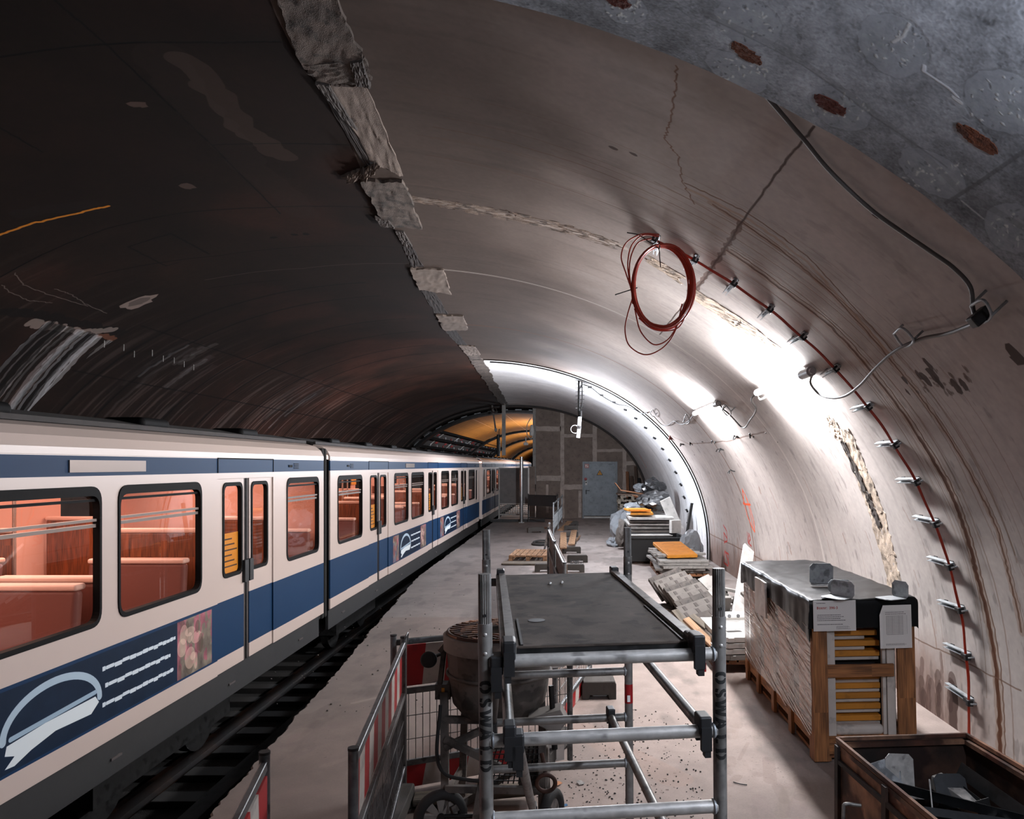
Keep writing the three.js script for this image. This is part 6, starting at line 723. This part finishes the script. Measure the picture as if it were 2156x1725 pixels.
// ---------------------------------------------------------------- wrapped wooden crate beside the wall
{
  const W = 0.86, H = 1.36, D = 2.5, t = thing('wooden_crate', 'long wooden crate wrapped in stretch film with a black sheet on top', 'crate', [2.035, 0, -6.4]); t.rotation.z = 0.022; t.rotation.y = 0.0;
  M.crateW = SM({ color: 0xd2935f, roughness: 0.75, map: TX.wood, bumpMap: TX.streak, bumpScale: 0.001 });
  const zs = [0, -0.66, -1.27, -1.9, -2.42];
  for (const [i, z] of zs.entries()) { part(t, 'side_upright', RB(0.035, H, i ? 0.1 : 0.13, 0.02, H / 2, z - 0.06, 0.004), M.crateW); part(t, 'side_upright', RB(0.035, H, 0.1, W - 0.02, H / 2, z - 0.06, 0.004), M.crateW); }
  for (const y of [0.16, 0.24, 1.26]) part(t, 'long_board', RB(0.025, 0.1, D - 0.04, 0.045, y, -D / 2, 0.004), M.crateW); part(t, 'long_board', RB(0.025, 0.1, D - 0.04, W - 0.045, 0.2, -D / 2, 0.004), M.crateW);
  part(t, 'bottom_board', [B(W - 0.06, 0.03, D, W / 2, 0.2, -D / 2), B(0.1, 0.03, D, 0.1, 0.02, -D / 2), B(0.1, 0.03, D, W - 0.1, 0.02, -D / 2)], M.crateW); for (const z of zs) part(t, 'skid_block', B(W - 0.1, 0.14, 0.1, W / 2, 0.1, z - 0.06), M.wood);
  // front frame
  part(t, 'front_post', RB(0.125, H - 0.02, 0.03, 0.0625, H / 2, 0.012, 0.004), M.crateW); part(t, 'front_post', RB(0.15, H - 0.02, 0.03, W - 0.075, H / 2, 0.012, 0.004), M.crateW); part(t, 'front_rail', RB(W - 0.275, 0.105, 0.028, 0.1 + (W - 0.275) / 2, 0.765, 0.01, 0.004), M.crateW); part(t, 'front_rail', RB(W - 0.275, 0.12, 0.028, 0.1 + (W - 0.275) / 2, 0.13, 0.01, 0.004), M.crateW); part(t, 'front_rail', RB(W - 0.275, 0.1, 0.028, 0.1 + (W - 0.275) / 2, 1.28, 0.01, 0.004), M.crateW);
  // packed panels: yellow edges between white foam
  part(t, 'foam_post', RB(0.07, 1.02, 0.05, 0.165, 0.71, -0.03, 0.008), M.foam); part(t, 'foam_post', RB(0.07, 1.02, 0.05, W - 0.19, 0.71, -0.03, 0.008), M.foam); part(t, 'foam_post', RB(0.03, 1.02, 0.04, W - 0.245, 0.71, -0.035, 0.006), M.foam);
  for (const [k, [y, w]] of [[1.155, 0.3], [1.062, 0.38], [0.972, 0.4], [0.885, 0.4], [0.69, 0.4], [0.61, 0.4], [0.525, 0.4], [0.435, 0.4], [0.335, 0.4]].entries()) { part(t, 'packed_panel', RB(w, 0.047, D - 0.2, 0.205 + w / 2, y, -D / 2 + 0.02, 0.005), M.yellow); part(t, 'foam_sheet', RB(0.41 - (k < 3 ? 0.14 : 0), 0.034, D - 0.24, 0.405 + (k < 3 ? -0.05 : 0), y - 0.045, -D / 2 + 0.015, 0.01), M.foam); }
  part(t, 'foam_roll', RB(0.42, 0.09, 0.3, 0.4, 0.25, -0.16, 0.04), M.foam); part(t, 'packed_core', B(W - 0.14, 0.92, D - 0.3, W / 2, 0.7, -D / 2 - 0.06), M.black); part(t, 'side_foam', Array.from({ length: 4 }, (_, k) => RB(0.02, 0.86, 0.4, 0.06, 0.72, zs[k] - 0.36, 0.008)), M.card); part(t, 'side_panel', Array.from({ length: 5 }, (_, k) => B(0.015, 0.1, D - 0.3, 0.062, 0.42 + k * 0.17, -D / 2)), M.panelGrey);
  // stretch film on the long side: wavy, with taut strands
  M.film = PM({ color: 0xe9e2da, roughness: 0.16, transmission: 0.86, thickness: 0, bumpMap: TX.streak, bumpScale: 0.01, specularIntensity: 1 });
  { const g = new THREE.PlaneGeometry(D - 0.02, 0.98, 60, 24), p = g.attributes.position; for (let i = 0; i < p.count; i++) { const x = p.getX(i), y = p.getY(i); p.setZ(i, 0.01 * (fbm(x * 2 + y * 6 + 20, y * 14 + 20, 3) - 0.5)); } g.computeVertexNormals(); g.rotateY(-Math.PI / 2); g.translate(-0.006, 0.74, -D / 2); part(t, 'stretch_film', g, M.film); }
  { const g = []; for (let k = 0; k < 90; k++) { const z0 = rr(-D, -0.02), y0 = rr(0.3, 1.18), len = rr(0.25, 1.1), z1 = Math.min(-0.01, z0 + len); g.push(T([V(-0.012, y0 + 0.12 * (z1 - z0) * rr(0.6, 1.6), z0), V(-0.013, y0 + rr(-0.01, 0.01), (z0 + z1) / 2), V(-0.012, y0 - 0.1 * (z1 - z0), z1)], rr(0.0015, 0.004), 8, 4)); } const m = part(t, 'film_strand', g, PM({ color: 0xf2ebe4, roughness: 0.2, clearcoat: 1 })); m.userData.kind = 'stuff'; }
  // black sheet over the top
  M.sheet = PM({ color: 0x121314, roughness: 0.4, specularIntensity: 0.38 });
  { const nx = 40, nz = 90, g = new THREE.PlaneGeometry(1, 1, nx, nz), p = g.attributes.position, dx = 0.16, dF = 0.25;
    for (let i = 0; i < p.count; i++) { const u = p.getX(i) + 0.5, v = 0.5 - p.getY(i); // v: 0 back .. 1 front
      const zt = -D - 0.02 + v * (D + 0.04 + dF), drop = 0.17 + 0.14 * fbm(zt * 2.2 + 40, 1.5, 3) + (zt > -0.7 ? 0.1 * (zt + 0.7) / 0.7 : 0), xt = -drop + u * (W + 0.03 + drop + dx); let x = xt, y = H + 0.02, z = zt; const wr = fbm(xt * 5 + 10, zt * 3.1 + 10, 4) - 0.5, cr = Math.abs(fbm(xt * 3 + zt * 2.2 + 60, zt * 1.8 - xt * 3 + 60, 3) - 0.5);
      y += 0.02 * wr + 0.03 * (0.12 - cr) - 0.01; if (xt < -0.02) { x = -0.025 - 0.02 * wr - 0.05 * (fbm(zt * 5 + 30, 2 + xt, 3) - 0.5) * Math.min(1, -xt / 0.1); y = H + 0.01 + (xt + 0.02); } if (xt > W + 0.03) { x = W + 0.03 + 0.01 * wr; y = H + 0.01 - (xt - W - 0.03); } if (zt > 0.03) { z = 0.033 + 0.006 * wr; y = Math.min(y, H + 0.01) - (zt - 0.03); if (xt < -0.02) y = H + 0.01 - Math.max(zt - 0.03, -xt - 0.02); }
      p.setXYZ(i, x, y, z); }
    g.computeVertexNormals(); part(t, 'black_sheet', g, M.sheet); }
  // papers
  const doc = (w, h, fn, pw, ph) => { const [cv, c] = canvasOf(pw, ph); c.fillStyle = '#dedbd6'; c.fillRect(0, 0, pw, ph); fn(c, pw, ph); return PM({ map: tex(cv), roughness: 0.35, clearcoat: 0.4 }); };
  const lines = (c, x, y, w, n, dy, th, col = '#55504d') => { c.fillStyle = col; for (let k = 0; k < n; k++) { let q = x; while (q < x + w * (0.7 + 0.3 * vn(k * 2.3, 4))) { const s = 6 + 18 * vn(q, k + 3); c.fillRect(q, y + k * dy, s, th); q += s + 5; } } };
  const m1 = doc(1, 1, (c, w, h) => { c.fillStyle = '#a12a1e'; c.font = 'bold 46px sans-serif'; c.fillText('Boxnr:  396-3', 40, 110); lines(c, 40, 26, 130, 1, 10, 9); lines(c, 44, 185, 380, 4, 24, 8, '#2d2a29'); lines(c, 44, 310, 400, 1, 20, 8, '#2d2a29'); lines(c, 300, 340, 190, 4, 12, 4); }, 560, 400);
  const pb = thing('box_sign', 'white sign with the red writing Boxnr on the front of the crate', 'sign', [2.015, 1.115, -6.345]); pb.rotation.z = 0.02; part(pb, 'sheet', (() => { const g = new THREE.BoxGeometry(0.355, 0.255, 0.003); return g; })(), M.paper); pb.children[0].position.set(0.177, 0.125, 0); part(pb, 'print', place(new THREE.PlaneGeometry(0.35, 0.25), 0.177, 0.125, 0.0022), m1);
  const m2 = doc(1, 1, (c, w, h) => { lines(c, 40, 20, 300, 2, 26, 8); for (let k = 0; k < 13; k++) { c.fillStyle = '#8b8784'; c.fillRect(50, 74 + k * 22, 280, 2); lines(c, 54, 80 + k * 22, 250, 1, 10, 6, '#6d6865'); } for (const x of [50, 130, 225, 330]) c.fillRect(x, 74, 2, 266); lines(c, 40, 480, 290, 3, 10, 4); }, 380, 540);
  const pp = thing('delivery_note', 'white printed list in a clear sleeve at the right end of the crate', 'paper', [2.57, 0.97, -6.34]); pp.rotation.z = 0.03; part(pp, 'sleeve', place(EXT(shapeOf([[0, 0], [0.265, 0], [0.265, 0.36], [0.03, 0.36], [0, 0.28]]), 0.003), 0, 0, 0), M.paper); part(pp, 'print', place(new THREE.PlaneGeometry(0.235, 0.31), 0.14, 0.16, 0.0042), m2);
  const sl = thing('paper_sleeve', 'crumpled white paper in a plastic sleeve hanging on the long side of the crate', 'paper', [1.99, 1.06, -8.0]); { const g = new THREE.BoxGeometry(0.02, 0.36, 0.42, 1, 12, 10), p = g.attributes.position; for (let i = 0; i < p.count; i++) p.setX(i, p.getX(i) + 0.03 * (fbm(p.getY(i) * 6 + 9, p.getZ(i) * 6 + 9, 3) - 0.5)); g.computeVertexNormals(); part(sl, 'sleeve', uvm(g), M.panelWhite); sl.position.set(1.962, 1.13, -7.9); }
  // angle brackets on top
  const holes = (w, h, xs, ys, r = 0.007) => { const s = shapeOf([[0.02, 0], [w - 0.02, 0], [w, 0.02], [w, h - 0.03], [w - 0.03, h], [0.03, h], [0, h - 0.03], [0, 0.02]]); for (const x of xs) for (const y of ys) { const q = new THREE.Path(); q.absarc(x, y, r, 0, 7); s.holes.push(q); } return s; };
  const ab = (label, pos, ry, w, h, d) => { const b = thing('angle_bracket', label, 'bracket', pos, ry); part(b, 'upright_plate', EXT(holes(w, h, [0.03, w - 0.03], [h * 0.35, h * 0.6, h * 0.85]), 0.005), M.galv); part(b, 'base_plate', EXT(holes(w, d, [0.04, w - 0.04], [d * 0.4, d * 0.75]), 0.005).rotateX(Math.PI / 2).translate(0, 0.005, 0.002), M.galv); return b; };
  ab('galvanised angle bracket on the crate, the rear one with its upright plate facing front', [2.2, 1.4, -7.05], 0.02, 0.22, 0.19, 0.12); ab('galvanised angle bracket on the crate front, the one lying left in the pair', [2.22, 1.39, -6.52], -0.9, 0.22, 0.135, 0.18); ab('galvanised angle bracket on the crate, the middle one with a long plate', [2.24, 1.39, -6.66], -0.1, 0.2, 0.11, 0.1); ab('galvanised angle bracket standing alone at the right end of the crate', [2.72, 1.39, -6.46], -1.15, 0.17, 0.14, 0.22);
}

// ---------------------------------------------------------------- rusty bin with steel offcuts
{
  const W = 0.93, D = 2.0, H = 0.64, yaw = 0.085, t = thing('rusty_bin', 'rusty open steel bin in the lower right corner', 'container', [1.81, 0, -5.2], yaw);
  const rz = D; // local +z runs towards the camera
  part(t, 'left_plate', RB(0.012, H - 0.1, D, 0, H / 2 + 0.04, D / 2, 0.004), M.rustM); part(t, 'right_plate', RB(0.012, H - 0.1, D, W, H / 2 + 0.04, D / 2, 0.004), M.rustDark); part(t, 'back_plate', RB(W, H - 0.1, 0.012, W / 2, H / 2 + 0.04, 0, 0.004), M.rustDark); part(t, 'front_plate', RB(W, H - 0.1, 0.012, W / 2, H / 2 + 0.04, D, 0.004), M.rustM); part(t, 'bottom_plate', B(W, 0.02, D, W / 2, 0.12, D / 2), M.rustDark);
  const lip = (x0, z0, x1, z1, ox, oz) => part(t, 'rim', [barBetween(V(x0, H - 0.012, z0), V(x1, H - 0.012, z1), 0.02, 0.024), barBetween(V(x0 + ox, H - 0.05, z0 + oz), V(x1 + ox, H - 0.05, z1 + oz), 0.045, 0.03)], M.rustM); lip(0, 0, 0, D, 0.012, 0); lip(W, 0, W, D, -0.012, 0); lip(0, 0, W, 0, 0, 0.012); lip(0, D, W, D, 0, -0.012);
  part(t, 'side_rib', [barBetween(V(-0.012, H - 0.14, 0.02), V(-0.012, H - 0.14, D), 0.03, 0.03), ...[0.05, 0.7, 1.4].map((z) => B(0.03, H - 0.12, 0.05, -0.014, H / 2 + 0.02, z))], M.rustDark); part(t, 'skid', [B(W, 0.1, 0.1, W / 2, 0.05, 0.25), B(W, 0.1, 0.1, W / 2, 0.05, D - 0.25)], M.rustDark);
  part(t, 'handle', T([V(-0.03, 0.36, 0.42), V(-0.13, 0.36, 0.4), V(-0.135, 0.33, 0.4), V(-0.135, 0.1, 0.4)], 0.012, 40, 8), M.alu);
  // offcuts
  const put = (o, x, y, z, rx, ry, rz2) => { t.updateMatrixWorld(); o.position.copy(V(x, y, z).applyMatrix4(t.matrixWorld)); o.rotation.set(rx, ry + yaw, rz2, 'YXZ'); return o; };
  const perf = (w, h, n, m, slot) => { const s = shapeOf([[0.02, 0], [w - 0.02, 0], [w, 0.02], [w, h - 0.03], [w - 0.03, h], [0.03, h], [0, h - 0.03], [0, 0.02]]); for (let i = 0; i < n; i++) for (const y of [h * 0.2, h * 0.5, h * 0.8]) { const q = new THREE.Path(); q.absarc(w * (i + 0.5) / n, y, 0.008, 0, 7); s.holes.push(q); } if (slot) { const q = new THREE.Path(); rrect(q, w * 0.47, h * 0.25, w * 0.53, h * 0.6, 0.01); s.holes.push(q); } return EXT(s, 0.006); };
  const ang = (L, a = 0.07, n = 6) => { const g = [EXT(shapeOf([[0, 0], [a, 0], [a, 0.005], [0.005, 0.005], [0.005, a], [0, a]]), L)]; return g; };
  const slots = (L, n) => Array.from({ length: n }, (_, k) => B(0.014, 0.002, 0.045, 0.04, 0.0062, L * (k + 0.5) / n));
  const off = (name, label, cat, geos, m, ...p) => put(single(name, label, cat, geos, m), ...p);
  M.blackSteel = SM({ color: 0x2b2d30, metalness: 0.55, roughness: 0.42, map: TX.metal });
  off('perforated_plate', 'bright galvanised perforated plate standing in the rusty bin', 'plate', [perf(0.2, 0.26, 2, 0, true), B(0.2, 0.006, 0.1, 0.1, 0.003, 0.05)], M.aluBright, 0.2, 0.36, 0.3, -0.25, 0.1, -0.1); off('perforated_plate', 'bluish galvanised plate leaning before the bright one in the bin', 'plate', [perf(0.26, 0.17, 3)], M.galv, 0.1, 0.4, 0.34, -0.4, 0.25, 0.12);
  off('perforated_plate', 'dark perforated plate with a slot in the middle of the bin', 'plate', [perf(0.2, 0.2, 2, 0, true)], M.blackSteel, 0.44, 0.36, 0.5, -0.5, -0.1, 0.02);
  const tube = put(thing('square_tube', 'grey square steel tube lying slanted in the bin', 'tube'), 0.52, 0.46, 0.32, 0.25, 0.35, 0.1); part(tube, 'tube_body', [B(0.085, 0.004, 0.5, 0, 0.042, 0.25), B(0.085, 0.004, 0.5, 0, -0.042, 0.25), B(0.004, 0.085, 0.5, -0.042, 0, 0.25), B(0.004, 0.085, 0.5, 0.042, 0, 0.25)], M.aluBright);
  const a1 = off('angle_profile', 'long dark angle profile lying across the bin from its left rim', 'profile', [...ang(0.85), ...slots(0.85, 9)], M.blackSteel, 0.05, 0.48, 0.42, 0.12, 1.1, 0.3); off('angle_profile', 'dark perforated channel leaning at the right side of the bin, outer one', 'profile', [...ang(0.9, 0.09), ...slots(0.9, 10)], M.blackSteel, 0.7, 0.46, 0.25, 0.1, 0.1, -0.4); off('angle_profile', 'dark perforated channel leaning at the right side of the bin, inner one', 'profile', [...ang(0.8, 0.08), ...slots(0.8, 9)], M.blackSteel, 0.58, 0.42, 0.3, 0.14, 0.14, -0.2);
  off('angle_profile', 'dark angle profile in front at the bottom of the bin, rear one', 'profile', [...ang(0.7, 0.1), ...slots(0.7, 7)], M.blackSteel, 0.12, 0.42, 0.78, 0.05, 1.25, 0.7); off('angle_profile', 'dark angle profile in front at the bottom of the bin, front one', 'profile', [...ang(0.75, 0.1), ...slots(0.75, 7)], M.blackSteel, 0.12, 0.38, 0.95, 0.03, 1.4, 0.8);
  off('cover_plate', 'flat grey cover plate low in the bin', 'plate', [B(0.34, 0.006, 0.26)], M.steelDark, 0.32, 0.36, 0.72, 0.1, 0.2, 0.05); off('cover_plate', 'reddish brown board piece low in the bin beside the square tube', 'plate', [B(0.2, 0.02, 0.12)], M.wood, 0.6, 0.34, 0.62, 0, 0.4, 0); off('thin_rod', 'thin bright rod sticking up in the bin', 'rod', [C(V(0, 0, 0), V(0.05, 0.14, -0.12), 0.005, 8)], M.aluBright, 0.3, 0.42, 0.66, 0, 0, 0); off('cover_plate', 'grey folded sheet in front of the square tube in the bin', 'plate', [B(0.1, 0.16, 0.006, 0, 0.08, 0), B(0.1, 0.006, 0.08, 0, 0, 0.04)], M.steelDark, 0.64, 0.32, 0.68, -0.2, 0.2, 0.1);
  for (let k = 0; k < 5; k++) off('angle_profile', 'short dark offcut at the bottom of the rusty bin', 'profile', ang(rr(0.2, 0.5)), M.blackSteel, rr(0.2, 0.75), 0.22, rr(0.3, 1.1), 0, rr(0, 3), rr(0, 1)).userData.group = 'short offcuts in the bin';
}

// ---------------------------------------------------------------- gate, posts and profiles at the end of the platform
{
  const Z = 34.3, s = Z / FOC, t = thing('metal_gate', 'grey sheet metal gate with wire mesh at the end of the platform', 'gate', at(1083, 1092, Z).toArray()); t.position.y = 0; const X = (px) => (px - 1083) * s, Y = (py) => EYE - (py - VY) * s;
  part(t, 'sheet_panel', B(X(1112) - X(1052), Y(987) - Y(1060), 0.03, (X(1112) + X(1052)) / 2, (Y(987) + Y(1060)) / 2, 0), SM({ color: 0x565453, roughness: 0.6, map: TX.dusty }));
  for (const px of [1051, 1113]) part(t, 'frame_post', B(0.06, Y(985), 0.06, X(px), Y(985) / 2, 0), px > 1100 ? M.panelWhite : M.panelGrey); part(t, 'frame_rail', [B(X(1113) - X(1051), 0.05, 0.05, X(1082), Y(1061), 0), B(X(1113) - X(1051), 0.05, 0.05, X(1082), Y(1084), 0), B(X(1113) - X(1051), 0.05, 0.05, X(1082), Y(986), 0)], M.panelGrey);
  const g = []; for (let k = 0; k < 17; k++) g.push(B(0.022, 0.5, 0.012, X(1053) + k * 0.078, (Y(1061) + Y(1083)) / 2, 0)); for (let k = 0; k < 6; k++) g.push(B(X(1112) - X(1052), 0.022, 0.012, X(1082), Y(1082) + k * 0.08, 0.004)); part(t, 'wire_mesh', g, M.panelDark).userData.kind = 'stuff'; part(t, 'diagonal_strut', barBetween(V(X(1053), Y(1082), 0.02), V(X(1080), Y(1062), 0.02), 0.04, 0.02), M.steelDark);
  single('floor_beam', 'dark floor beam at the foot of the gate', 'beam', B(2.4, 0.12, 0.2), M.steelDark, [at(1090, 0, 33.6).x, 0.06, -33.6]); single('floor_plate', 'pale strip laid down as painted floor light under the gate', 'plate', B(1.4, 0.02, 0.3), M.panelWhite, [at(1085, 0, 34.6).x, 0.02, -34.8]);  // the white plate imitates lit floor behind the gate
  single('steel_column', 'shiny round steel column in front of the gate', 'column', [C(V(0, 0, 0), V(0, EYE - (962 - VY) * 33 / FOC, 0), 0.075, 24), B(0.24, 0.04, 0.24, 0, 0.02, 0)], SM({ color: 0xb5b5b5, metalness: 0.9, roughness: 0.25 }), [at(1098, 0, 33).x, 0, -33]);
  const hp = thing('hanging_profile', 'grey steel profile hanging from the end of the vault', 'profile', at(1061, 865, 34.8).toArray()); part(hp, 'profile_body', [B(0.16, 2.3, 0.03, 0, -0.9, 0), B(0.02, 2.3, 0.14, 0, -0.9, 0.05), B(0.16, 2.3, 0.02, 0, -0.9, 0.12)], M.panelGrey); part(hp, 'top_brace', [barBetween(V(-0.06, 0.1, 0.06), V(0.35, 0.42, 0.06), 0.04, 0.04)], M.steelDark); hp.children[0].userData.label = 'long grey steel profile';
  const hp2 = thing('hanging_rod', 'thinner slanted hanging rod left of the steel profile', 'rod', at(1036, 866, 34.9).toArray()); part(hp2, 'rod_body', barBetween(V(0, 0.3, 0), V(0.18, -0.95, 0), 0.07, 0.05, V(0, 0, 1)), M.panelDark); part(hp2, 'rod_ring', TOR(0.11, 0.025, 0.1, 0.05, 0.06), M.rustDark); part(hp2, 'rod_tip', B(0.12, 0.12, 0.08, 0.17, -0.85, 0), M.panelGrey);
  const sp = thing('black_cylinder', 'slim black cylinder hanging beside the steel profile', 'speaker', at(1049, 915, 34.5).toArray()); part(sp, 'cylinder_body', C(V(0, 0, 0), V(0, -1.0, 0), 0.07, 20), M.black); part(sp, 'bright_edge', C(V(0.075, -0.25, 0.02), V(0.075, -1.0, 0.02), 0.02, 10), M.aluBright); part(sp, 'cord', T([V(0, 0, 0), V(0.02, 0.2, 0), V(0.05, 0.25, 0), V(0.06, 0, 0.05)], 0.012, 20, 6), M.black); part(sp, 'cord', T([V(-0.05, -1, 0), V(0, -1.15, 0), V(0.12, -1.12, 0), V(0.2, -0.95, 0)], 0.01, 20, 6), M.black);
  single('hanging_wire', 'pale looped wire hanging at the edge of the partition', 'wire', T([at(1118, 880, 35), at(1110, 895, 35), at(1110, 915, 35), at(1118, 925, 35), at(1122, 918, 35)], 0.02, 40, 6), M.whitePaint); single('bulkhead_lamp', 'small white lamp body at the edge of the partition', 'lamp', [LATHE([[0, 0], [0.1, 0.02], [0.12, 0.2], [0.06, 0.5], [0, 0.52]], 20)], M.panelWhite, at(1120, 918, 35).toArray()); single('bulkhead_lamp', 'small pale camera hanging beyond the partition edge', 'camera', [RB(0.2, 0.14, 0.34, 0, 0, 0, 0.04), C(V(0, 0.05, 0), V(0, 0.3, 0), 0.03, 8)], M.panelWhite, at(1107, 935, 35.2).toArray());
}
{ // grit and paper scraps on the floor
  const g = new THREE.IcosahedronGeometry(1, 0), N = 700, m = new THREE.InstancedMesh(g, M.concrete, N), q = new THREE.Quaternion(), e = new THREE.Euler(); for (let i = 0; i < N; i++) { const near = i < 480, p = near ? onFloor(rr(1110, 1480), rr(1495, 1725)) : onFloor(rr(560, 1300), rr(1230, 1500)), r = rr(0.0025, near ? 0.009 : 0.012); m.setMatrixAt(i, new THREE.Matrix4().compose(p.setY(r * 0.5), q.setFromEuler(e.set(rr(0, 3), rr(0, 3), 0)), V(r * rr(0.8, 1.6), r * 0.7, r))); m.setColorAt(i, new THREE.Color().setScalar(rr(0.25, 0.9))); } m.name = 'gravel'; m.userData = { kind: 'stuff', label: 'grit and crumbs strewn on the platform floor', category: 'gravel' }; m.castShadow = m.receiveShadow = true; scene.add(m);
  const scrap = (label, px, py, m2, w, d, ry) => single('paper_scrap', label, 'scrap', (() => { const g2 = new THREE.BoxGeometry(w, 0.002, d, 8, 1, 6), p = g2.attributes.position; for (let i = 0; i < p.count; i++) p.setY(i, p.getY(i) + 0.02 * fbm(p.getX(i) * 30 + 9, p.getZ(i) * 30 + 9, 2)); g2.computeVertexNormals(); return uvm(g2); })(), m2, onFloor(px, py, 0.004).toArray(), ry);
  scrap('small blue scrap on the floor below the scaffold', 1186, 1699, SM({ color: 0x3f6f96, roughness: 0.7 }), 0.06, 0.03, 0.5); scrap('crumpled pale pink paper at the bottom edge below the scaffold', 1170, 1708, SM({ color: 0xd8b3a8, roughness: 0.9 }), 0.07, 0.05, 0.2); scrap('crumpled paper scrap on the gritty floor, left one', 1174, 1652, M.card, 0.06, 0.05, 1); scrap('crumpled paper scrap on the gritty floor, right one', 1222, 1650, M.panelGrey, 0.06, 0.05, 2);
  single('floor_wire', 'short bent dark wire on the floor beside the right front post', 'wire', T([onFloor(1544, 1647, 0.006), onFloor(1558, 1651, 0.008), onFloor(1573, 1653, 0.006)], 0.004, 16, 5), M.black);
}

scene.traverse((o) => { if (o.isLight) { o.castShadow = true; } });
renderer.render(scene, camera);
